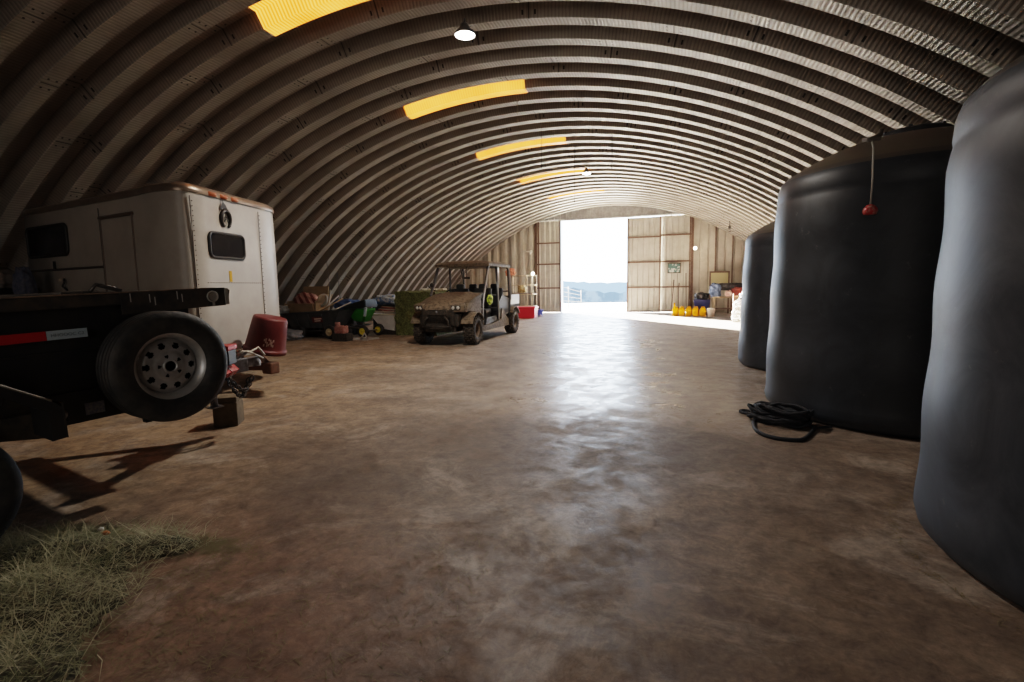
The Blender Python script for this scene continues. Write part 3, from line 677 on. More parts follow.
# ------------------------------------------------------------------ utility vehicle
M_body=mat('dusty_brown_bodywork',(.085,.065,.047),rough=.55,c2=(.20,.155,.11),scale=14,lo=.36,hi=.56,bump=.15,bscale=60,spec=.15)
M_plas=mat('black_dusty_plastic',(.022,.02,.018),rough=.6,c2=(.065,.05,.036),scale=18)
M_cage=mat('cage_tube_grey',(.16,.16,.17),rough=.25,metal=.6)
M_cagel=mat('cage_tube_lit',(.52,.53,.55),rough=.3,metal=.5)  # doorway reflection on the right-hand tubes put into a lighter colour
M_seat=mat('black_vinyl_seat',(.02,.02,.022),rough=.5)
M_lens=mat('clear_headlamp',(.55,.53,.5),rough=.12)
M_hub=mat('muddy_hub',(.24,.17,.12),rough=.7,c2=(.12,.08,.055),scale=20)
M_atv=mat('atv_tyre',(.028,.024,.021),rough=.8,c2=(.11,.085,.062),scale=30)
uv_=empty('utility_vehicle',(-5.28,11.45,0),'muddy brown four-seat side-by-side utility vehicle with roof cage','utility vehicle')
# local: x right, y back, front axle at y=0
WB=3.05
def atv_wheel(x,y,front):
    R_=.355; b=MB(); w=.27
    b.lathe([(.17,-w/2+.03),(.20,-w/2),(.28,-w/2-.0),(.315,-w/2+.03),(.325,-w/2+.06),(.325,w/2-.06),(.315,w/2-.03),(.28,w/2),(.20,w/2),(.17,w/2-.03)],48,'x')
    n=20
    for i in range(n):
        a=2*PI*i/n
        for k,(xo,da) in enumerate(((-.095,0),(-.035,.5),(.035,0),(.095,.5))):
            aa=a+da*2*PI/n
            b.box((xo,.338*math.cos(aa),.338*math.sin(aa)),(.05,.055,.03),(aa-PI/2,0,0))
        for sx in (-1,1):
            b.box((sx*(w/2-.004),.30*math.cos(a),.30*math.sin(a)),(.02,.04,.045),(a-PI/2,0,0))
    o=b.build('wheel',M_atv,uv_,(x,y,R_))
    s=1 if x>0 else -1; b=MB()
    b.lathe([(.001,s*.035),(.05,s*.035),(.055,s*.0),(.10,s*-.01),(.15,s*.02),(.165,s*.085),(.185,s*.1)],32,'x')
    for i in range(6):
        a=i*PI/3; b.box((s*.02,.11*math.cos(a),.11*math.sin(a)),(.025,.10,.03),(a,0,0))
    b.build('hub',M_hub,o); return o
for y in (0,WB):
    for x in (-.66,.66): atv_wheel(x,y,y==0)
# lofted hood: sections (y, halfwidth, z edge, z centre)
b=MB(); secs=[(-.57,.40,.90,.92),(-.5,.50,.95,.99),(-.3,.56,1.02,1.09),(0,.60,1.09,1.17),(.35,.63,1.16,1.23),(.66,.65,1.21,1.27)]
vs=[];fs=[];n=13
for (y,hw,ze,zc) in secs:
    for i in range(n):
        t=-1+2*i/(n-1); vs.append((hw*t,y-.05*(1-t*t)*(1 if y<0 else 0),ze+(zc-ze)*(1-t*t)+(.015 if abs(abs(t)-.5)<.1 else 0)))
for j in range(len(secs)-1):
    for i in range(n-1): fs.append((j*n+i,j*n+i+1,(j+1)*n+i+1,(j+1)*n+i))
b.verts(vs,fs,True); 
# hood lip
b.verts([(vs[i][0],vs[i][1],vs[i][2]) for i in range(n)]+[(vs[i][0]*.98,vs[i][1]-.01,vs[i][2]-.05) for i in range(n)],[(i,i+1,n+i+1,n+i) for i in range(n-1)],True)
b.build('hood',M_body,uv_)
# front mask
b=MB(); b.box((0,-.50,.70),(.84,.16,.42),(.12,0,0),bev=.04); 
b.box((0,-.60,.80),(.52,.04,.12),bev=.015); b.box((0,-.585,.50),(.62,.05,.05),bev=.01)
for i in range(5): b.bb(-.33,.33,-.60,-.57,.60+.028*i,.608+.028*i)
b.box((0,-.48,.42),(.66,.2,.12),(.3,0,0),bev=.03); b.box((-.44,-.40,.62),(.12,.2,.3),bev=.03); b.box((.44,-.40,.62),(.12,.2,.3),bev=.03)
b.build('grille_guard',M_plas,uv_)
b=MB(); b.lathe([(.001,-.012),(.025,-.008),(.03,0)],20,'y',c=(0,-.625,.82)); b.build('grille_badge',M_gal,uv_)
b=MB(); 
for s in(-1,1): b.tube([(s*.30,-.64,.45),(s*.30,-.66,.62),(s*.22,-.67,.70)],.022,8)
b.tube([(-.36,-.64,.48),(0,-.67,.48),(.36,-.64,.48)],.024,8); b.build('front_bumper',M_plas,uv_)
for s in (-1,1):
    b=MB(); b.box((s*.50,-.46,.915),(.30,.18,.20),(.25,0,s*.45),bev=.04); o=b.build('headlamp_housing',M_body if s<0 else M_body,uv_)
    b=MB(); b.box((s*.465,-.565,.91),(.23,.03,.13),(.25,0,s*.45),bev=.014); h=b.build('headlamp_bezel',M_plas,uv_)
    for dx in (-.055,.05):
        b=MB(); b.lathe([(.001,-.02),(.034,-.014),(.042,0)],16,'y',c=(s*.465+dx,-.585+dx*s*.45,.915)); b.build('headlamp_lens',M_lens,h)
# fenders (front arcs) and flares
def fender_arc(x,y,rad,w,a0,a1,thick=.025):
    vs=[];fs=[];n=14
    for i in range(n+1):
        a=R(a0+(a1-a0)*i/n)
        for r in (rad,rad+thick):
            for xx in (x-w/2,x+w/2): vs.append((xx,y-r*math.cos(a),.345+r*math.sin(a)))
    for i in range(n):
        k=i*4
        for q in ((0,1,5,4),(2,6,7,3),(0,4,6,2),(1,3,7,5)): fs.append(tuple(k+z for z in q))
    fs+=[(0,2,3,1),(4*n,4*n+1,4*n+3,4*n+2)]
    return vs,fs
for y,a0,a1 in ((0,25,150),(WB,40,150)):
    for x in (-.66,.66):
        b=MB(); v,f=fender_arc(x,y,.43,.30,a0,a1); b.verts(v,f,False); b.build('fender',M_body,uv_)
for s in (-1,1):
    b=MB(); b.prism_x([(-.38,.80),(-.25,1.0),(.1,1.11),(.64,1.21),(.62,.55),(.48,.50),(.42,.68),(.2,.80),(-.2,.82)],s*.50,s*.64)
    b.build('front_side_panel',M_body,uv_)
# chassis floor & rocker
b=MB(); b.bb(-.62,.62,.45,2.62,.30,.40); b.bb(-.4,.4,-.45,.5,.34,.5); b.bb(-.4,.4,2.5,3.5,.36,.6); 
b.build('floor_pan',M_plas,uv_)
for s in (-1,1):
    b=MB(); b.prism_x([(.46,.28),(2.62,.28),(2.62,.44),(2.3,.60),(2.15,.78),(2.0,.78),(1.95,.50),(1.3,.42),(.6,.42),(.5,.52)],s*.66,s*.72)
    b.build('rocker_panel',M_body,uv_)
for x in (-.66,.66):
    for y in (0,WB): b=MB(); b.tube([(x*.9,y,.345),(x*.3,y,.42)],.03,8); b.tube([(x*.85,y+.05,.34),(x*.3,y+.05,.40)],.022,8); b.tube([(x*.75,y+.03,.36),(x*.55,y+.03,.85)],.04,8); b.build('suspension_arm',M_plas,uv_)
b=MB(); b.box((0,.76,1.14),(1.24,.26,.18),(.2,0,0),bev=.04); b.bb(-.6,.6,.62,.68,.4,1.0); b.build('dashboard',M_plas,uv_)
for row,y in enumerate((1.25,2.18)):
    for x in (-.33,.33):
        b=MB(); b.box((x,y,.74),(.56,.5,.14),bev=.05); b.box((x,y-.0,.52),(.5,.42,.3)); b.box((x,y+.28,1.06),(.52,.13,.58),(-.2,0,0),bev=.05)
        st=b.build('seat',M_seat,uv_)
        b=MB(); b.box((x,y+.35,1.39),(.24,.1,.15),(-.15,0,0),bev=.04); b.tube([(x,y+.34,1.3),(x,y+.36,1.42)],.02,6); b.build('headrest',M_seat,st)
b=MB(); b.tube([(-.33+.17*math.cos(t*PI/9),.93+.05*math.sin(t*PI/9),1.16+.16*math.sin(t*PI/9)) for t in range(18)],.016,6,closed=True); b.tube([(-.33,.78,1.05),(-.33,.93,1.16)],.02,6); b.tube([(-.5,.93,1.16),(-.16,.93,1.16)],.012,6); b.build('steering_wheel',M_seat,uv_)
# cage
ZT=1.93
b=MB()
for s in (-1,1):
    b.tube([(s*.70,.50,1.05),(s*.72,.62,1.25),(s*.69,1.02,ZT-.03),(s*.68,1.15,ZT)],.026,8)
    b.tube([(s*.70,1.72,.55),(s*.68,1.70,ZT)],.026,8)
    b.tube([(s*.69,1.1,ZT),(s*.69,2.62,ZT)],.026,8)
    b.tube([(s*.70,2.72,.55),(s*.70,2.74,1.1),(s*.69,2.68,ZT-.08),(s*.68,2.60,ZT)],.028,8)
for y in (1.12,1.72,2.62): b.tube([(-.68,y,ZT),(.68,y,ZT)],.024,8)
b.tube([(-.7,2.73,1.25),(.7,2.73,1.25)],.022,8); b.tube([(-.7,1.71,1.15),(.7,1.71,1.15)],.022,8)
b.build('roll_cage',M_cage,uv_)
b=MB()
s=1
b.tube([(.735,.50,.42),(.74,.50,.95),(.745,.60,1.22),(.725,1.0,ZT-.04),(.71,1.15,ZT+.035),(.71,2.5,ZT+.04),(.72,2.68,ZT-.02),(.735,2.76,1.6),(.74,2.78,1.0)],.02,8)
b.tube([(.735,1.70,.45),(.72,1.70,ZT)],.02,8)
b.build('door_frame_tube',M_cagel,uv_)
b=MB(); b.tube([(-.735,.50,.42),(-.74,.50,.95),(-.745,.60,1.22),(-.725,1.0,ZT-.04),(-.71,1.15,ZT+.035),(-.71,2.5,ZT+.04),(-.735,2.76,1.6),(-.74,2.78,1.0)],.02,8); b.build('door_frame_tube',M_cage,uv_)
# door nets / lower black panels
for s in (-1,1):
    b=MB(); b.prism_x([(1.76,.55),(2.66,.62),(2.70,1.05),(2.1,1.15),(1.80,.95)],s*.69,s*.70); b.build('door_net',M_seat,uv_)
    b=MB(); b.prism_x([(.75,.42),(1.6,.46),(1.62,.62),(.85,.60)],s*.69,s*.70); b.build('door_net',M_seat,uv_)
# roof: slightly domed with rolled edges
b=MB(); vs=[];fs=[];nx,ny=11,11
for j in range(ny):
    for i in range(nx):
        x=-1+2*i/(nx-1); y=j/(ny-1); e=(1-x**6)*(1-(2*y-1)**8)
        vs.append((x*.76,.92+y*1.82,ZT+.055+.09*e))
for j in range(ny-1):
    for i in range(nx-1): fs.append((j*nx+i,j*nx+i+1,(j+1)*nx+i+1,(j+1)*nx+i))
b.verts(vs,fs,True); b.bb(-.755,.755,.93,2.73,ZT-.02,ZT+.055,bev=.012)
b.build('roof_panel',M_body,uv_)
b=MB(); b.tube([(.1,1.0,1.62),(.1,1.05,ZT)],.012,6); b.box((.1,1.0,1.62),(.2,.02,.06),bev=.01); b.build('rear_view_mirror',M_plas,uv_)
b=MB(); b.tube([(-.66,.74,1.30),(-.78,.70,1.36),(-.84,.66,1.44)],.012,6); b.lathe([(.001,-.02),(.06,-.015),(.065,.01)],18,'y',c=(-.74,.70,1.45)); b.build('mirror',M_plas,uv_)
# cargo bed
b=MB(); b.bb(-.70,.70,2.82,3.72,.78,.83)
for s in (-1,1): b.bb(s*.70,s*.66,2.82,3.72,.80,1.10)
b.bb(-.70,.70,3.69,3.73,.80,1.10); b.bb(-.7,.7,2.82,2.86,.8,1.1)
b.build('cargo_bed',M_plas,uv_)
b=MB(); b.bb(.70,.715,2.84,3.70,.86,1.14,bev=.005); b.build('bed_side_panel',mat('silver_grey_panel',(.42,.42,.42),rough=.35,metal=.2),uv_)
M_tl=mat('red_lens',(.3,.01,.01),rough=.3)
for s in (-1,1): b=MB(); b.bb(s*.56,s*.68,3.73,3.76,.85,.97); b.build('tail_lamp',M_tl,uv_)
# hi-vis bundle hanging in the door opening
random.seed(4)
b=MB(); bmesh.ops.create_icosphere(b.bm,subdivisions=3,radius=.12)
for v in b.bm.verts: v.co=Vector((v.co.x*.55,v.co.y*1.1,v.co.z*1.05))*(1+.12*math.sin(v.co.x*60+v.co.z*40)); 
o=b.build('high_visibility_bag',mat('lime_yellow_fabric',(.42,.55,.07),rough=.7,c2=(.12,.16,.05),scale=12,lo=.5,hi=.58),loc=(-5.28+.80,12.28,1.06)); tag(o,'small lime yellow bag hanging by the front door opening of the utility vehicle','bag')

# ------------------------------------------------------------------ left wall clutter
M_hay=mat('green_hay',(.085,.095,.035),rough=.95,c2=(.26,.27,.11),scale=26,lo=.35,hi=.62,bump=1.0,bscale=45)
def blades(b,n,place,lmin,lmax,w,flat=.35):
    for _ in range(n):
        p,nrm=place(); a=random.uniform(0,2*PI); L_=random.uniform(lmin,lmax)
        d=Vector((math.cos(a),math.sin(a),random.uniform(-.1,flat)))
        d=(d+nrm*random.uniform(0,.35)).normalized(); side=d.cross(Vector((0,0,1)));
        if side.length<.05: side=Vector((1,0,0))
        side=side.normalized()*w; bend=Vector((random.uniform(-.3,.3),random.uniform(-.3,.3),random.uniform(-.35,.05)))*L_
        p=Vector(p); q=p+d*L_*.5; r=p+d*L_+bend*.6
        i=[b.bm.verts.new(v) for v in (p-side,p+side,q+side*.9,q-side*.9,r)]
        b.bm.faces.new((i[0],i[1],i[2],i[3])); b.bm.faces.new((i[3],i[2],i[4]))
random.seed(21)
def bale(x0,x1,y0,y1,z1,label):
    root=empty('hay_bale',((x0+x1)/2,(y0+y1)/2,0),label,'hay bale'); hx,hy=(x1-x0)/2,(y1-y0)/2
    b=MB(); bmesh.ops.create_cube(b.bm,size=1); bmesh.ops.subdivide_edges(b.bm,edges=b.bm.edges[:],cuts=9,use_grid_fill=True)
    for v in b.bm.verts:
        c=v.co; q=Vector((c.x*2*hx*(1-.03*abs(c.z)),c.y*2*hy,(c.z+.5)*z1)); v.co=q+Vector([random.uniform(-.03,.03) for _ in range(3)])
        if v.co.z<0.02: v.co.z=.0
    b.build('bale_core',M_hay,root)
    b=MB()
    def place():
        f=random.random()
        if f<.45: return (random.uniform(-hx,hx),-hy-.01,random.uniform(.05,z1)),Vector((0,-1,0))
        if f<.7: return (hx+.01,random.uniform(-hy,hy),random.uniform(.05,z1)),Vector((1,0,0))
        return (random.uniform(-hx,hx),random.uniform(-hy,hy),z1),Vector((0,0,1))
    blades(b,5200,place,.04,.12,.0035); b.build('hay_stems',mat('hay_stem_green',(.22,.24,.085),rough=.9,c2=(.38,.36,.17),scale=8),root,kind='stuff')
    mt_=mat('orange_twine',(.3,.2,.1),rough=.8)
    for y in (-hy*.5,hy*.5): b=MB(); b.tube([(-hx,y,.02),(-hx,y,z1+.02),(hx+.02,y,z1+.02),(hx+.02,y,.02)],.006,4); b.build('baling_twine',mt_,root)
    return root
bale(-7.85,-6.5,13.35,15.3,1.27,'big rectangular bale of green hay standing behind the utility vehicle')
b=MB(); 
for i in range(7):
    b.box((-.36+i*.11,random.uniform(-.05,.05),.03+random.uniform(0,.02)),(.13,.22,.05),(random.uniform(-.2,.2),random.uniform(-.2,.2),random.uniform(-1,1)),bev=.02)
o=b.build('crumpled_cloth',mat('white_cloth',(.8,.74,.62),rough=.8),loc=(-6.98,14.2,1.28)); tag(o,'crumpled white cloth lying on top of the green hay bale','cloth')

def soft(name,loc,dim,m,label,cat,seed,rot=(0,0,0),amp=.12,fr=7,group=None,sub=4,parent=None,flat=True):
    random.seed(seed); b=MB(); bmesh.ops.create_icosphere(b.bm,subdivisions=sub,radius=1)
    ph=[random.uniform(0,6) for _ in range(6)]
    for v in b.bm.verts:
        c=v.co; k=1+amp*(math.sin(c.x*fr+ph[0])*math.cos(c.y*fr*.8+ph[1])+.6*math.sin(c.z*fr*1.4+ph[2]+c.x*5)+.4*math.sin(c.y*fr*2.3+ph[3]))
        s=lambda t:math.copysign(abs(t)**.72,t)
        c=Vector((s(c.x)*dim[0]/2,s(c.y)*dim[1]/2,s(c.z)*dim[2]/2))*k
        if flat: c.z=max(c.z,-dim[2]/2*.92)
        v.co=c
    for f in b.bm.faces: f.smooth=True
    o=b.build(name,m,parent,loc); o.rotation_euler=rot
    if label: tag(o,label,cat,group)
    return o
# tub cart
M_cart=mat('black_poly_cart',(.05,.054,.058),rough=.5,c2=(.085,.085,.085),scale=6)
M_tan=mat('cream_wheel_hub',(.55,.44,.27),rough=.6); M_yel=mat('yellow_wheel_hub',(.62,.52,.05),rough=.5)
cr=empty('garden_cart',(-9.75,12.4,0),'black garden dump cart with cream wheel hubs by the left wall','cart')
b=MB(); tp=[(-1.0,-.36),(.92,-.36),(.92,.40),(-1.0,.40)]; bt=[(-.78,-.27),(.62,-.27),(.62,.3),(-.78,.3)]
n=4; T0=.70;B0=.30
vs=[(x,y,B0) for x,y in bt]+[(x,y,T0+(.10*(x+1)/2)) for x,y in tp]+[(x*.97,y*.93,T0+(.10*(x+1)/2)) for x,y in tp]+[(x*.97,y*.93,B0+.03) for x,y in bt]
fs=[(0,1,2,3)]+[(i,(i+1)%4,4+(i+1)%4,4+i) for i in range(4)]+[(4+i,4+(i+1)%4,8+(i+1)%4,8+i) for i in range(4)]+[(8+i,8+(i+1)%4,12+(i+1)%4,12+i) for i in range(4)]+[(12,13,14,15)]
b.verts(vs,fs); b.tube([(-1.02,-.38,.70),(.94,-.38,.80),(.94,.42,.80),(-1.02,.42,.70)],.02,6,closed=True)
for x in (-.5,-.1,.3): b.tube([(x,-.285,.33),(x*1.15,-.37,.70)],.014,5)
b.build('cart_tub',M_cart,cr)
b=MB(); b.box((.18,-.345,.54),(.34,.006,.16),(R(13),R(-3),0)); lb=b.build('cart_label',mat('maroon_label',(.16,.03,.03),rough=.5),cr)
b=MB(); b.box((.2,-.352,.565),(.25,.004,.04),(R(13),R(-3),0)); b.box((.18,-.342,.505),(.2,.004,.03),(R(13),R(-3),0)); b.build('label_text_bar',mat('white_label_print',(.7,.6,.55),rough=.5),lb)
for (x,y) in ((.58,-.36),(.58,.36),(-.42,-.36),(-.42,.36)):
    b=MB(); b.lathe([(.09,-.04),(.14,-.05),(.185,-.035),(.195,0),(.185,.035),(.14,.05),(.09,.04)],28,'y'); 
    if (x<0): b.lathe([(.001,-.02),(.1,-.02)],20,'y')
    w_=b.build('wheel',M_rub,cr,(x,y,.195))
    if x>0:
        b=MB(); b.lathe([(.001,-.055),(.03,-.055),(.035,-.035),(.07,-.03),(.1,-.045),(.115,-.04)],24,'y'); b.build('hub',M_tan,w_)
b=MB(); b.tube([(-.6,-.3,.22),(.6,-.3,.22)],.02,6); b.tube([(.6,0,.22),(1.1,-.1,.30),(1.4,-.15,.3)],.018,6); b.tube([(-.78,-.25,.3),(-.55,-.3,.08),(-.9,-.35,.03)],.016,6)
b.build('undercarriage',M_plas,cr)
# carton with open flaps
M_card=mat('cardboard',(.46,.34,.21),rough=.85,c2=(.38,.28,.17),scale=6)
bx=empty('cardboard_box',(-10.55,12.92,.0),'open cardboard box with raised flaps behind the black garden cart','box')
b=MB(); b.bb(-.5,-.48,-.32,.32,.5,1.05); b.bb(.48,.5,-.32,.32,.5,1.05); b.bb(-.5,.5,-.32,-.30,.5,.98); b.bb(-.5,.5,.30,.32,.5,1.05); b.bb(-.5,.5,-.32,.32,.5,.52); b.build('carton',M_card,bx)
b=MB(); b.box((.0,.36,1.26),(.92,.015,.44),(R(-10),0,0)); b.box((.60,0,1.12),(.26,.62,.012),(0,R(-60),0)); b.box((0,-.40,.86),(.98,.012,.26),(R(20),0,0)); b.build('flap',M_card,bx)
b=MB(); b.bb(-.48,.48,-.30,.30,0,.49,bev=.01); o=b.build('wooden_crate',mat('dark_crate_wood',(.10,.07,.05),rough=.85,c2=(.16,.11,.08),scale=8),loc=(-10.55,12.92,0)); tag(o,'low dark wooden crate under the open cardboard box','crate')
M_str=bpy.data.materials.new('red_white_striped_cloth'); M_str.use_nodes=True
nt=M_str.node_tree; L=nt.links; bs=nt.nodes['Principled BSDF']; wv=nt.nodes.new('ShaderNodeTexWave'); wv.inputs['Scale'].default_value=2.3; wv.inputs['Distortion'].default_value=2.5; wv.bands_direction='DIAGONAL'
tc=nt.nodes.new('ShaderNodeTexCoord'); L.new(tc.outputs['Object'],wv.inputs['Vector']); rp_=nt.nodes.new('ShaderNodeValToRGB'); rp_.color_ramp.elements[0].color=(.25,.06,.05,1); rp_.color_ramp.elements[1].color=(.62,.38,.32,1); rp_.color_ramp.elements[0].position=.35; rp_.color_ramp.elements[1].position=.55
L.new(wv.outputs['Color'],rp_.inputs[0]); L.new(rp_.outputs[0],bs.inputs['Base Color'])
soft('striped_bag',(-10.5,12.88,1.02),(.8,.45,.5),M_str,'red and white striped cloth bundle bulging out of the cardboard box','bag',2,rot=(0,.2,0))
M_fw=mat('white_polywoven',(.50,.46,.42),rough=.7,c2=(.38,.35,.33),scale=5); M_blue=mat('blue_tarp',(.03,.07,.22),rough=.5,c2=(.10,.17,.35),scale=8)
M_bluew=mat('blue_white_plastic',(.16,.26,.46),rough=.5,c2=(.62,.64,.68),scale=7,lo=.45,hi=.52)
soft('blue_tarp_bundle',(-9.65,13.55,.90),(.75,.6,.35),M_blue,'crumpled deep blue tarp between the cart and the green spreader','tarp',8)
b=MB(); b.bb(-.36,.36,-.3,.3,0,.72,bev=.03); o=b.build('storage_bin',mat('dark_grey_bin',(.05,.048,.05),rough=.7,c2=(.08,.07,.065),scale=5),loc=(-9.62,13.6,0)); tag(o,'dark storage bin under the crumpled deep blue tarp','bin')
soft('blue_white_bag',(-8.98,14.85,1.01),(.85,.6,.32),M_bluew,'blue and white plastic bag lying on top of the clutter left of the hay bale','bag',13)
b=MB(); b.bb(-.42,.42,-.3,.3,0,.86,bev=.02); o=b.build('storage_chest',mat('black_chest',(.03,.03,.032),rough=.6),loc=(-9.0,14.9,0)); tag(o,'black storage chest carrying the blue and white plastic bag','chest')
# white plastic ring / toilet-seat like hoop and sticks
b=MB(); b.tube([(.13*math.cos(t*PI/8),.03*math.sin(t*PI/8),.17*math.sin(t*PI/8)) for t in range(16)],.045,8,closed=True); o=b.build('white_hoop',mat('off_white_plastic',(.5,.46,.38),rough=.5),loc=(-10.02,12.9,1.06)); o.rotation_euler=(0,.4,0); tag(o,'off-white plastic hoop standing in the garden cart by the carton','hoop')
random.seed(5)
for i,(x0,x1,z1,c,lab) in enumerate(((-9.95,-9.15,1.12,(.42,.31,.18),'pale timber stake leaning out of the garden cart, lowest of the stakes'),(-9.8,-9.35,1.2,(.55,.52,.48),'white plastic pipe leaning up out of the garden cart'),(-9.7,-9.0,1.0,(.5,.48,.44),'grey lath lying across the rim of the garden cart'),(-9.5,-9.75,1.36,(.55,.5,.42),'short bent white rail standing up behind the blue tarp'))):
    b=MB(); b.tube([(x0,12.25+.06*i,.62),(x1,12.7+.08*i,z1)],.022,5); o=b.build(['timber_stake','plastic_pipe','wood_lath','bent_rail'][i],mat('stick%d'%i,c,rough=.7)); tag(o,lab,['stake','pipe','lath','rail'][i])
for i,(x,z) in enumerate(((-9.9,2.25),(-9.55,1.9))):
    b=MB(); b.tube([(x,13.2,.5),(x-.35,13.5,z)],.008,5); o=b.build('fishing_rod',mat('dark_thin_rod%d'%i,(.1,.1,.12),rough=.5)); tag(o,['taller thin dark rod leaning on the left wall above the clutter','shorter thin dark rod leaning beside the taller one above the clutter'][i],'rod')
# spreader
spd=empty('tow_spreader',(-8.80,13.1,0),'green hopper spreader with black cover and yellow wheel hubs','spreader')
M_green=mat('green_plastic_hopper',(.04,.30,.03),rough=.4,c2=(.06,.38,.05),scale=6)
def frust(b,x0,x1,y0,y1,z0,X0,X1,Y0,Y1,z1):
    b.verts([(x0,y0,z0),(x1,y0,z0),(x1,y1,z0),(x0,y1,z0),(X0,Y0,z1),(X1,Y0,z1),(X1,Y1,z1),(X0,Y1,z1)],[(3,2,1,0),(4,5,6,7),(0,1,5,4),(1,2,6,5),(2,3,7,6),(3,0,4,7)])
b=MB(); frust(b,-.18,.16,-.15,.15,.42,-.44,.30,-.33,.33,.80); bmesh.ops.bevel(b.bm,geom=b.bm.edges[:],offset=.035,segments=3,affect='EDGES'); b.build('hopper',M_green,spd)
b=MB(); b.verts([(-.44,-.36,.80),(.33,-.36,.84),(.33,.36,.84),(-.44,.36,.80),(-.40,-.3,.90),(.30,-.3,1.08),(.30,.3,1.08),(-.40,.3,.90)],[(3,2,1,0),(4,5,6,7),(0,1,5,4),(1,2,6,5),(2,3,7,6),(3,0,4,7)]); bmesh.ops.bevel(b.bm,geom=b.bm.edges[:],offset=.03,segments=2,affect='EDGES'); b.build('rain_cover',mat('black_vinyl_cover',(.015,.015,.016),rough=.5),spd)
b=MB(); b.box((.30,-.30,.72),(.05,.08,.26),(0,.2,0)); b.build('hopper_decal',M_wht,spd)
b=MB(); b.tube([(.30,-.42,.17),(.38,.25,.17)],.02,6); b.tube([(0,0,.2),(0,0,.45)],.03,6); b.tube([(.3,-.2,.2),(-.05,0,.25),(-.9,-.25,.32)],.022,6); b.tube([(.1,-.2,.2),(-.2,.0,.42)],.018,6); b.lathe([(.001,.30),(.2,.31),(.22,.33)],24); b.build('spreader_frame',M_gal,spd)
for (x,y) in ((.30,-.46),(.40,.20)):
    b=MB(); b.lathe([(.09,-.05),(.13,-.065),(.165,-.045),(.172,0),(.165,.045),(.13,.065),(.09,.05)],28,'y'); w_=b.build('wheel',M_rub,spd,(x,y,.172))
    b=MB(); b.lathe([(.001,-.06),(.025,-.06),(.03,-.04),(.06,-.035),(.085,-.055),(.1,-.05)],24,'y'); b.build('hub',M_yel,w_)
# red motor unit
rm=empty('red_engine',(-8.55,11.72,0),'dusty red engine unit between the cart and the green spreader','engine')
b=MB(); b.box((0,0,.30),(.3,.26,.22),bev=.04); b.cyl((-.1,-.02,.38),(-.1,-.02,.5),.07); b.build('engine_block',mat('faded_red_metal',(.30,.10,.08),rough=.6,c2=(.4,.24,.2),scale=15),rm)
b=MB(); b.tube([(.1,0,.42),(.35,-.05,.46),(.45,-.05,.40)],.015,6); b.bb(-.2,.25,-.15,.15,0,.2); b.build('engine_base',M_plas,rm)
# white boat-like tub stack
M_tube=mat('off_white_liner',(.72,.68,.65),rough=.6,c2=(.60,.57,.55),scale=4)
wb=empty('white_tray',(-8.30,13.75,0),'large off-white tray with a pale rim left of the hay bale','tray')
b=MB(); b.verts([(-.1,-.28,.18),(.36,-.28,.12),(.36,.3,.12),(-.1,.3,.18),(-.42,-.36,.60),(.42,-.36,.60),(.42,.36,.66),(-.42,.36,.66),(-.38,-.32,.60),(.38,-.32,.60),(.38,.32,.66),(-.38,.32,.66),(-.06,-.24,.24),(.33,-.24,.2),(.33,.26,.2),(-.06,.26,.24)],
 [(3,2,1,0),(0,1,5,4),(1,2,6,5),(2,3,7,6),(3,0,4,7),(4,5,9,8),(5,6,10,9),(6,7,11,10),(7,4,8,11),(8,9,13,12),(9,10,14,13),(10,11,15,14),(11,8,12,15),(12,13,14,15)]); b.build('tray_shell',M_tube,wb)
b=MB(); b.tube([(-.43,-.37,.61),(.43,-.37,.61),(.43,.37,.67),(-.43,.37,.67)],.022,6,closed=True); b.build('tray_rim',mat('cream_rim',(.62,.56,.45),rough=.5),wb)
b=MB(); b.bb(-.1,.36,-.25,.25,0,.13); b.build('tray_stand',M_plas,wb)
random.seed(9)
for i in range(5):
    b=MB(); L_=random.uniform(.6,.75); b.box((0,0,0),(L_,.09,.03),(0,0,0),bev=.004)
    o=b.build('painted_board',mat('board_paint%d'%i,[(.55,.5,.42),(.30,.07,.05),(.5,.46,.40),(.33,.10,.07),(.45,.30,.18)][i],rough=.7),loc=(-8.30+random.uniform(-.03,.03),13.50+.12*i,.69+.028*i)); o.rotation_euler=(0,random.uniform(-.03,.05)+.06,random.uniform(-.2,.2))
    tag(o,['cream board lying across the white tray, lowest and nearest','dark red board on the white tray just behind the lowest cream one','middle cream board of the pile on the white tray','rusty red board second from the top on the white tray','bare tan board topmost at the back of the white tray'][i],'board','boards piled on the white tray')
b=MB(); b.bb(-.5,.5,-.3,.3,0,.03); b.tube([(-.5,-.3,.05),(.3,-.25,.04)],.02,6); b.tube([(.3,-.3,.04),(.42,-.28,.2),(.45,-.2,.04)],.03,6); o=b.build('flattened_pallet_bag',M_fw,loc=(-8.35,12.15,0)); tag(o,'flattened pale plastic sheet on the floor in front of the green spreader','sheet')
soft('feed_sack',(-10.3,11.75,.13),(.75,.45,.30),mat('grey_white_sack',(.33,.33,.35),rough=.7),'grey-white sack lying under the left end of the garden cart','sack',17)
soft('clear_plastic_bag',(-10.95,12.2,.78),(.45,.4,.3),mat('grey_film_bag',(.25,.26,.26),rough=.35),'grey plastic bag beside the right edge of the horse trailer','bag',19)
b=MB(); b.bb(-.25,.25,-.25,.25,0,.62,bev=.02); o=b.build('feed_bin',mat('brown_bin',(.12,.08,.07),rough=.7),loc=(-10.95,12.2,0)); tag(o,'brown bin under the grey plastic bag beside the horse trailer','bin')
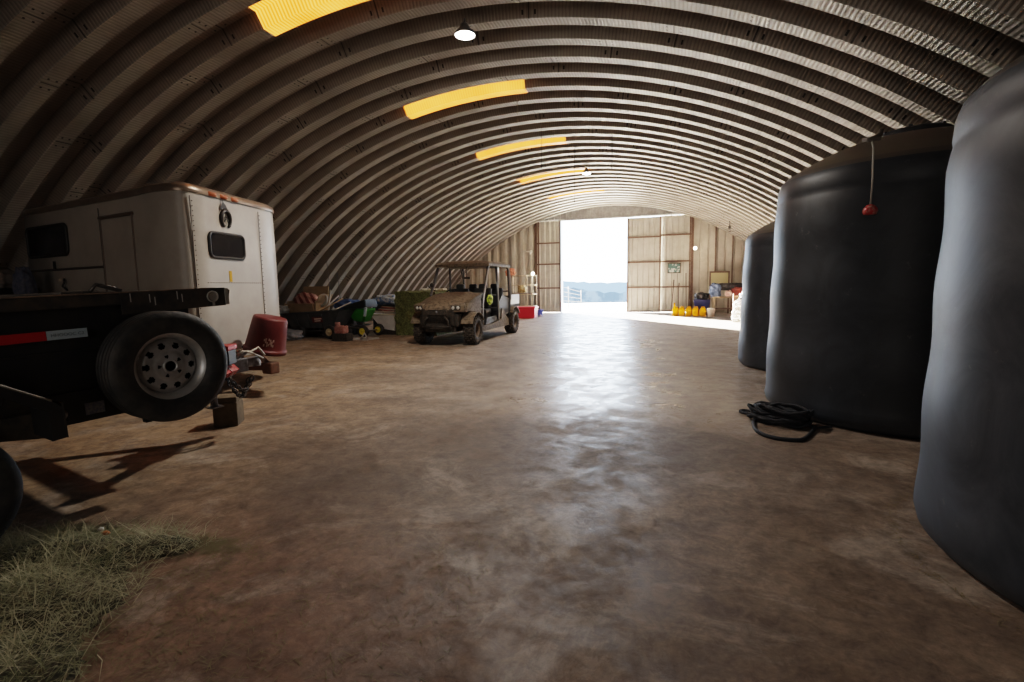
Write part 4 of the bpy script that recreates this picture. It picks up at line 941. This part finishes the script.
# things behind the dump trailer at the far left
soft('white_sack',(-9.05,4.75,1.60),(.42,.35,.26),mat('dirty_white_sack',(.20,.17,.15),rough=.8),'dingy white sack on a black box at the far left edge of the photo','sack',23)
b=MB(); b.box((0,0,.74),(.7,.6,1.48),bev=.02); o=b.build('black_cabinet',M_blk,loc=(-9.2,4.8,0)); tag(o,'black box cabinet at the far left behind the dump trailer','cabinet')
soft('blue_grey_cloth',(-8.62,4.78,1.50),(.2,.2,.5),mat('blue_grey_fabric',(.07,.08,.13),rough=.8,c2=(.14,.14,.18),scale=20),'blue-grey cloth hanging beside the black cabinet at the left edge','cloth',29,flat=False)

# ------------------------------------------------------------------ far end, left side
M_scf=mat('yellowed_scaffold_tube',(.62,.52,.36),rough=.5)
sf=empty('scaffold_frame',(-6.90,23.6,0),'pale yellow rolling scaffold frame against the far wall','scaffold')
b=MB()
for x in (-.62,.55):
    for y in (-.35,.35): b.tube([(x,y,.12),(x,y,1.9)],.024,6)
for y in (-.35,.35):
    for z in (.42,.98,1.42,1.86): b.tube([(-.62,y,z),(.55,y,z)],.022,6)
    b.tube([(.3,y,.42),(.3,y,1.86)],.018,6)
for x in (-.62,.55):
    for z in (.42,.98,1.42,1.86): b.tube([(x,-.35,z),(x,.35,z)],.02,6)
b.build('frame_tubes',M_scf,sf)
b=MB(); b.bb(-.62,.55,-.35,.35,.99,1.03); b.build('work_platform',mat('worn_plank',(.2,.14,.1),rough=.8),sf)
for x in (-.62,.55):
    for y in (-.35,.35):
        b=MB(); b.lathe([(.001,-.02),(.055,-.02),(.06,0),(.055,.02),(.001,.02)],16,'y'); b.build('caster',M_rub,sf,(x,y,.06))
soft('yellow_bundle',(-6.95,23.6,1.22),(.42,.35,.36),mat('ochre_cloth',(.42,.28,.09),rough=.7,c2=(.7,.6,.4),scale=7),'ochre and cream bundle sitting on the scaffold platform','bundle',31)
b=MB(); bmesh.ops.create_uvsphere(b.bm,u_segments=16,v_segments=10,radius=.06)
o=b.build('bulb_lamp',mat('glowing_bulb',(1,.95,.85),emit=(1,.93,.8),estr=6),loc=(-6.33,23.25,1.945)); tag(o,'small glowing bulb on the top corner of the scaffold frame','lamp')
# red cooler
rc=empty('red_tote',(-6.05,21.2,0),'bright red plastic tote on the floor behind the utility vehicle','tote')
b=MB(); frust(b,-.5,.38,-.25,.25,.0,-.56,.42,-.3,.3,.42); bmesh.ops.bevel(b.bm,geom=b.bm.edges[:],offset=.03,segments=2,affect='EDGES'); b.build('tote_body',mat('bright_red_plastic',(.62,.03,.05),rough=.4),rc)
b=MB(); b.box((-.07,0,.46),(1.02,.64,.08),bev=.02); b.build('tote_lid',mat('red_lid',(.7,.05,.07),rough=.35),rc)
b=MB(); b.lathe([(.10,.0),(.13,.3),(.14,.32),(.001,.32)],20); o=b.build('blue_bucket',mat('blue_pail',(.06,.10,.45),rough=.4,c2=(.5,.5,.6),scale=6,lo=.5,hi=.56),loc=(-5.72,22.2,0)); tag(o,'small blue bucket right of the red tote','bucket')
b=MB(); b.bb(-.5,.5,-.02,.02,0,.6); b.tube([(-.5,-.03,.6),(.5,-.03,.6)],.02,6); o=b.build('wall_lamp_arm',M_scf,loc=(-7.05,25.35,2.75)); 
bpy.data.objects.remove(o)
wl=empty('wall_light',(-7.1,25.42,3.05),'small white twin-arm lamp high on the far wall above the scaffold','lamp')
b=MB(); b.tube([(-.28,0,.06),(.16,0,.06)],.03,8); b.tube([(.08,-.02,.06),(.08,-.1,-.1)],.05,8); b.box((.12,-.05,.06),(.12,.12,.12),bev=.03); b.build('lamp_head',mat('white_lamp_body',(.75,.73,.68),rough=.4),wl)
b=MB(); b.tube([(.12,0,0),(.12,.0,-1.1)],.012,6); b.build('conduit',M_scf,wl)
# grab rail in orange etc
soft('orange_life_vest',(-7.95,24.9,2.05),(.5,.25,.42),mat('faded_orange_fabric',(.55,.20,.12),rough=.7),'faded orange vest hanging on the far wall behind the vehicle cage','vest',37,flat=False)

# ------------------------------------------------------------------ far end, right side
M_jug=mat('yellow_fuel_jug',(.72,.30,.0),rough=.5,spec=.15); M_cap=mat('orange_brown_spout',(.4,.16,.02),rough=.5)
def jug(x,y,label,tall=False,rz=0):
    root=empty('fuel_jug',(x,y,0),label,'fuel can','yellow fuel jugs in a row by the far wall',rz=rz)
    b=MB(); b.box((0,0,.15),(.25,.2,.30),bev=.05); frust(b,-.12,.12,-.095,.095,.29,-.05,.05,-.04,.04,.36); bmesh.ops.remove_doubles(b.bm,verts=b.bm.verts,dist=1e-4)
    b.build('jug_body',M_jug,root)
    b=MB(); b.tube([(-.08,0,.32),(-.05,0,.40),(.06,0,.40),(.10,0,.30)],.016,6); b.build('handle',M_jug,root)
    b=MB(); 
    if tall: b.tube([(-.02,0,.34),(-.04,0,.50),(-.02,0,.56)],[.035,.03,.02],8)
    else: b.cyl((0,0,.35),(0,0,.39),.03)
    b.build('spout',M_jug if tall else M_cap,root); return root
jl=['leftmost yellow fuel jug, the one with a tall spout','second yellow fuel jug from the left','middle yellow fuel jug of the row of five','fourth yellow fuel jug from the left','rightmost yellow fuel jug, beside the white bucket']
for i in range(5): jug(.03+i*.272,23.1-.12*i,jl[i],tall=(i==0),rz=random.uniform(-.3,.3))
b=MB(); b.lathe([(.001,0),(.13,0),(.15,.32),(.158,.33),(.158,.36),(.001,.362)],28); o=b.build('white_bucket',mat('white_pail',(.62,.58,.52),rough=.5,c2=(.5,.4,.33),scale=8),loc=(1.42,22.35,0)); tag(o,'white lidded bucket right of the yellow fuel jugs','bucket')
# tall tools leaning on the door leaf
tools=[(-.05,1.55,'dark thin hoe handle leaning on the door leaf, leftmost of the long tools','hoe'),(.18,1.4,'shovel leaning on the door leaf, second of the long tools','shovel'),(.48,1.85,'tallest long-handled rake leaning on the door leaf','rake'),(.62,1.45,'long pole leaning beside the brown door post','pole')]
for i,(x,z,lab,c) in enumerate(tools):
    root=empty('garden_'+c,(x,25.1,0),lab,c,None)
    b=MB(); b.tube([(.06*(i-1.5),-.2,.18),(.0,.30,z)],.018,6); b.build('handle',mat('tool_handle%d'%i,(.12,.08,.06),rough=.7),root)
    b=MB()
    if c=='rake': b.bb(-.12,.12,-.24,-.2,.16,.19); [b.bb(-.12+.045*k,-.11+.045*k,-.28,-.2,.08,.18) for k in range(6)]
    elif c=='shovel': b.verts([(-.1,-.2,.28),(.1,-.2,.28),(.11,-.26,.1),(.0,-.3,.02),(-.11,-.26,.1)],[(0,1,2,3,4)])
    elif c=='hoe': b.bb(-.09,.09,-.3,-.19,.15,.165)
    else: b.cyl((.09,-.2,.0),(.09,-.2,.18),.022)
    b.build('tool_head',M_rust,root)
pf=empty('framed_picture',(-.05,25.46,2.1),'small dark framed picture hung on the tan door leaf','picture')
b=MB(); 
for (x0,x1,z0,z1) in ((-.3,.3,.2,.24),(-.3,.3,-.24,-.2),(-.3,-.26,-.24,.24),(.26,.3,-.24,.24)): b.bb(x0,x1,-.02,.02,z0,z1)
b.build('picture_frame',mat('dark_wood_frame',(.10,.07,.05),rough=.5),pf)
b=MB(); b.bb(-.27,.27,-.005,.015,-.21,.21); b.build('picture_print',mat('green_white_print',(.08,.16,.14),rough=.3,c2=(.55,.58,.55),scale=5,lo=.5,hi=.56),pf)
wl=empty('wall_light',(.86,25.38,2.98),'small glowing lamp on the far wall right of the doors','lamp')
b=MB(); b.lathe([(.001,-.1),(.05,-.09),(.07,-.04),(.06,0)],20,'y'); b.build('lamp_lens',mat('warm_glow_lens',(1,.85,.6),emit=(1,.78,.5),estr=3),wl)
b=MB(); b.box((0,.03,0),(.16,.06,.16),bev=.02); b.build('lamp_base',M_gal,wl)
# work bench
wb_=empty('work_bench',(2.25,23.4,0),'rough timber workbench against the far wall at right','workbench')
b=MB(); b.bb(-.75,.75,-.4,.4,.74,.80); b.build('bench_top',mat('tan_bench_top',(.42,.32,.2),rough=.7,c2=(.3,.22,.14),scale=7),wb_)
for (x,y) in ((-.68,-.34),(.2,-.34),(.68,-.34),(-.68,.34),(.68,.34)):
    b=MB(); b.bb(x-.04,x+.04,y-.04,y+.04,0,.74); b.build('leg',mat('tan_bench_leg',(.36,.27,.18),rough=.7),wb_)
b=MB(); b.bb(-.7,.7,-.35,.35,.28,.31); b.build('lower_shelf',M_brown,wb_)
soft('blue_denim_jacket',(1.62,23.2,1.05),(.42,.4,.62),mat('slate_blue_cloth',(.07,.11,.20),rough=.8,c2=(.18,.24,.36),scale=8),'slate blue jacket draped over the left end of the workbench','jacket',41)
soft('red_cloth_heap',(2.55,23.2,1.0),(.62,.45,.36),mat('red_rust_cloth',(.32,.05,.035),rough=.8,c2=(.12,.05,.05),scale=9),'heap of dull red cloth on the workbench','cloth',43)
soft('pink_cushion',(2.12,23.02,.92),(.26,.2,.24),mat('pink_white_cloth',(.75,.45,.42),rough=.7),'pale pink bundle at the front of the workbench','bundle',47)
soft('dark_clothes_heap',(2.2,23.5,1.20),(1.15,.4,.32),mat('dark_heap_cloth',(.03,.03,.035),rough=.8,c2=(.09,.08,.08),scale=9),'heap of dark clothing along the back of the workbench','clothing',53)
b=MB(); b.bb(-.3,.3,-.3,.3,0,.13); frust(b,-.28,.28,-.28,.28,.13,-.34,.34,-.34,.34,.44); o=b.build('navy_tub',mat('navy_plastic',(.02,.025,.12),rough=.4),loc=(1.12,23.9,.22)); tag(o,'navy blue tub behind the yellow fuel jugs','tub')
b=MB(); b.bb(-.35,.35,-.3,.3,0,.22); o=b.build('low_stool',M_brown,loc=(1.12,23.9,0)); tag(o,'low brown stool under the navy blue tub','stool')
soft('black_bag',(1.12,23.9,.80),(.55,.45,.32),M_seat,'black bag piled on the navy blue tub','bag',59)
sg=empty('blank_sign_board',(1.9,24.9,1.1),'tan board in a dark frame standing above the workbench','board')
b=MB(); b.bb(-.36,.36,-.01,.01,.22,.72); b.build('board_panel',mat('straw_board',(.55,.48,.27),rough=.7),sg)
b=MB()
for (x0,x1,z0,z1) in ((-.42,-.36,-1.1,.80),(.36,.42,-1.1,.80),(-.42,.42,.72,.80)): b.bb(x0,x1,-.03,.03,z0,z1)
b.build('board_frame',M_brown,sg)
# clutter rack just left of the farthest tank
rk=empty('hose_rack',(2.25,19.3,0),'rack tangled with white hose beside the farthest black tank','rack')
b=MB(); 
for x in (-.3,.35): b.tube([(x,0,0),(x,0,1.0)],.025,6)
b.tube([(-.3,0,.9),(.35,0,.9)],.025,6); b.bb(-.3,.4,-.15,.25,.52,.56); b.build('rack_frame',mat('orange_brown_frame',(.35,.16,.08),rough=.6),rk)
random.seed(61)
b=MB(); pts=[]
for i in range(90): pts.append((-.12+.17*math.cos(i*.9)+random.uniform(-.05,.05)-.0008*i,-.2+random.uniform(-.06,.06),.70-.0072*i+.12*math.sin(i*.9)+ (0 if i<80 else 0)))
pts=[(x,y,max(z,.03)) for x,y,z in pts]
b.tube(pts,.017,5); b.build('white_hose',mat('white_hose_vinyl',(.75,.73,.66),rough=.5),rk)
soft('dark_tool_bag',(2.3,19.25,.80),(.35,.3,.48),mat('black_red_bag',(.03,.02,.02),rough=.6,c2=(.3,.03,.05),scale=6,lo=.55,hi=.6),'black and red tool bag on the hose rack','bag',67)
# outside gate
gt=empty('pipe_gate',(-5.85,30,0),'pale pipe gate standing outside beyond the left door jamb','gate')
b=MB()
for x in (-.05,.75,1.5): b.tube([(x-.9,0,-.05),(x-.9,0,1.5-.28*x)],.03,6)
for k in range(5): b.tube([(-.95,0,.2+.3*k),(.6,0,.2+.19*k)],.02,6)
b.build('gate_frame',mat('pale_galvanised_pipe',(.10,.105,.10),rough=.5),gt)

# ------------------------------------------------------------------ ceiling lamps and hangers
M_em=mat('lamp_glow',(1,1,1),emit=(1,.98,.92),estr=14); M_lh=mat('lamp_housing',(.2,.2,.2),rough=.4,metal=.5)
def ceil_lamp(x,y,label,pw):
    zt=zarch(x,RC)-.01; root=empty('ceiling_lamp',(x,y,zt-.22),label,'lamp','round ceiling lamps')
    b=MB(); b.lathe([(.001,.16),(.05,.15),(.07,.10),(.14,.03),(.15,.0),(.14,-.005)],32); b.tube([(0,0,.15),(0,0,.22)],.015,6); b.build('lamp_housing',M_lh,root)
    b=MB(); b.lathe([(.001,-.03),(.08,-.024),(.125,0),(.001,.001)],32); b.build('lamp_lens',M_em,root)
    ld=bpy.data.lights.new('lamp_light','SPOT'); ld.energy=pw; ld.spot_size=R(150); ld.spot_blend=.6; ld.shadow_soft_size=.1; ld.color=(1,.95,.86); lo=bpy.data.objects.new('lamp_light',ld); col.objects.link(lo); lo.parent=root; lo.location=(0,0,-.15)
LPW=26
ceil_lamp(-2.86,7.05,'glowing round ceiling lamp nearest the camera, between the first two skylights',LPW)
ceil_lamp(-2.72,16.6,'glowing round ceiling lamp farther down the hall, beside the fourth skylight',LPW)
random.seed(71)
cords=[(-3.1,10.35,.42,'thin pale pull cord hanging just beyond the second skylight'),(-3.0,11.9,1.0,'thin dark chain hanging from the ceiling left of the hall crown'),(-2.6,13.9,1.5,'long thin dark chain hanging beside the third skylight'),(-1.5,12.9,.8,'thin dark chain hanging right of the hall crown')]
for (x,y,l,lab) in cords:
    zt=zarch(x,RC)+.02; b=MB(); b.tube([(0,0,0),(.005,0,-l*.5),(0,0,-l)],.006,5); b.box((0,0,-l-.02),(.025,.025,.06)); o=b.build('ceiling_chain',mat('cord_'+str(len(lab)),(.3,.26,.2) if l<.5 else (.05,.04,.04),rough=.7),loc=(x,y,zt)); tag(o,lab,'chain')
b=MB(); b.tube([(0,0,.1),(0,0,-.15)],.02,6); b.box((0,0,-.15),(.1,.05,.12),bev=.02); b.tube([(0,0,-.2),(.03,0,-.32),(-.03,0,-.36)],.012,6); o=b.build('ceiling_hook',M_plas,loc=(2.0,22.0,zarch(2.0,RC)-.08)); tag(o,'small dark hook fixture hanging from the ceiling near the far right wall','hook')

# ------------------------------------------------------------------ hay on the floor
random.seed(31)
poly=[(-4.6,1.5),(-3.9,1.80),(-3.4,1.97),(-3.05,2.09),(-2.7,2.14),(-2.42,2.10),(-2.42,1.96),(-2.52,1.82),(-2.33,1.6),(-2.22,1.38),(-2.02,1.2),(-1.95,1.02),(-2.05,.7),(-4.6,.5)]
def inside(x,y):
    c=False;n=len(poly)
    for i in range(n):
        (x1,y1),(x2,y2)=poly[i],poly[i-1]
        if (y1>y)!=(y2>y) and x<(x2-x1)*(y-y1)/(y2-y1)+x1: c=not c
    return c
def dist_in(x,y):
    return min(((x-p[0])**2+(y-p[1])**2)**.5 for p in poly_s)
poly_s=[]
for i in range(len(poly)):
    a,bq=poly[i-1],poly[i]
    for k in range(8): poly_s.append((a[0]+(bq[0]-a[0])*k/8,a[1]+(bq[1]-a[1])*k/8))
def hz(x,y):
    if not inside(x,y): return 0
    d=dist_in(x,y); return min(d*.32,.11)*(.75+.35*math.sin(x*7+1)*math.cos(y*9))
b=MB(); vs=[];fs=[];nx,ny=60,44
for j in range(ny):
    for i in range(nx):
        x=-4.6+2.75*i/(nx-1); y=.5+1.72*j/(ny-1); h_=hz(x,y); vs.append((x,y,h_*.9+random.uniform(-.006,.006)-.004 if h_>.012 else -.03))
for j in range(ny-1):
    for i in range(nx-1): fs.append((j*nx+i,j*nx+i+1,(j+1)*nx+i+1,(j+1)*nx+i))
root=empty('loose_hay_pile',(0,0,0),'low pile of loose green-grey hay on the floor at the bottom left','hay'); root['kind']='stuff'
b.verts(vs,fs,True); b.build('hay_mound',mat('hay_underlayer',(.04,.038,.018),rough=1,c2=(.10,.075,.045),scale=14,bump=.8,bscale=50),root,kind='stuff')
b=MB()
def pl():
    while True:
        x=random.uniform(-4.4,-1.9); y=random.uniform(.6,2.16)
        if inside(x,y) and (random.random()<.35+dist_in(x,y)*3): return (x,y,hz(x,y)+random.uniform(-.01,.03)),Vector((0,0,1))
blades(b,15000,pl,.04,.15,.0013,.5); b.build('hay_blades',mat('hay_blade_green',(.19,.19,.10),rough=.85,c2=(.42,.40,.26),scale=3.5,lo=.38,hi=.62),root,kind='stuff')
b=MB(); blades(b,1800,pl,.09,.26,.0014,.6); b.build('pale_hay_stems',mat('pale_hay_blade',(.48,.44,.30),rough=.85),root,kind='stuff')
b=MB()
def pl2():
    t=random.random()
    if t<.4: x=random.gauss(-2.35,.22); y=random.gauss(1.85,.16)
    elif t<.7: x=random.gauss(-2.0,.28); y=random.gauss(1.35,.25)
    else: x=random.uniform(-2.4,-.8); y=random.uniform(1.0,2.6)
    if (t<.3): x=random.gauss(-2.42,.14); y=random.gauss(2.06,.05)
    return (x,y,.004),Vector((0,0,0))
blades(b,2200,pl2,.02,.10,.0012,.10); o=b.build('scattered_straw',mat('scattered_straw_tan',(.2,.17,.09),rough=.9),kind='stuff'); o['label']='scattered bits of straw on the floor around the hay pile'; o['category']='straw'
b=MB(); 
def pl3():
    a=random.uniform(2.2,4.9); r=1.3+abs(random.gauss(0,.03)); return (2.5+r*math.cos(a),3.02+r*math.sin(a),.004),Vector((0,0,0))
blades(b,420,pl3,.01,.05,.0016,.15); o=b.build('debris_crumbs',mat('crumb_tan',(.22,.17,.09),rough=.9),kind='stuff'); o['label']='line of straw crumbs on the floor along the foot of the nearest tank'; o['category']='debris'
soft('orange_leaf_scrap',(-2.93,1.86,.10),(.05,.03,.02),mat('orange_scrap',(.4,.14,.04),rough=.8),'small orange scrap lying in the hay pile','scrap',73,sub=2)
soft('white_paper_scrap',(-2.98,1.87,.11),(.03,.025,.02),mat('white_scrap',(.7,.66,.6),rough=.8),'small white scrap lying in the hay pile beside the orange one','scrap',79,sub=2)

# ------------------------------------------------------------------ light
w=bpy.data.worlds.new('World'); sc.world=w; w.use_nodes=True; nt=w.node_tree; bg=nt.nodes['Background']
tc=nt.nodes.new('ShaderNodeTexCoord'); sx=nt.nodes.new('ShaderNodeSeparateXYZ'); nt.links.new(tc.outputs['Generated'],sx.inputs[0])
rp_=nt.nodes.new('ShaderNodeValToRGB'); e=rp_.color_ramp.elements; e[0].position=.0; e[0].color=(.70,.85,1,1); e[1].position=.6; e[1].color=(.50,.68,1,1)
nt.links.new(sx.outputs[2],rp_.inputs[0]); nt.links.new(rp_.outputs[0],bg.inputs['Color']); bg.inputs['Strength'].default_value=1.0
sd=bpy.data.lights.new('sun','SUN'); sd.energy=14; sd.angle=R(.6); sd.color=(1,.93,.82); so=bpy.data.objects.new('sun',sd); col.objects.link(so)
dv=Vector((1,-1.32,-1.656*math.tan(R(20)))).normalized(); so.rotation_euler=dv.to_track_quat('-Z','Y').to_euler()
pd=bpy.data.lights.new('doorway_portal','AREA'); pd.shape='RECTANGLE'; pd.size=3.3; pd.size_y=4.6; po=bpy.data.objects.new('doorway_portal',pd); col.objects.link(po)
po.location=(-3.83,YE+.3,2.3); po.rotation_euler=(-PI/2,0,0); pd.energy=1; pd.cycles.is_portal=True
# added fill lamp behind the camera, inside the closed rear wall
fd=bpy.data.lights.new('rear_fill','AREA'); fd.shape='RECTANGLE'; fd.size=5; fd.size_y=3.5; fd.energy=5.5; fd.color=(1,.93,.86)
fo=bpy.data.objects.new('rear_fill',fd); col.objects.link(fo); fo.location=(-1.5,YB+.4,2.6); fo.rotation_euler=(PI/2,0,0)
sc.view_settings.view_transform='Filmic'; sc.view_settings.look='Medium High Contrast'; sc.view_settings.exposure=4.45
sc.cycles.max_bounces=10; sc.cycles.diffuse_bounces=6; sc.cycles.sample_clamp_indirect=6
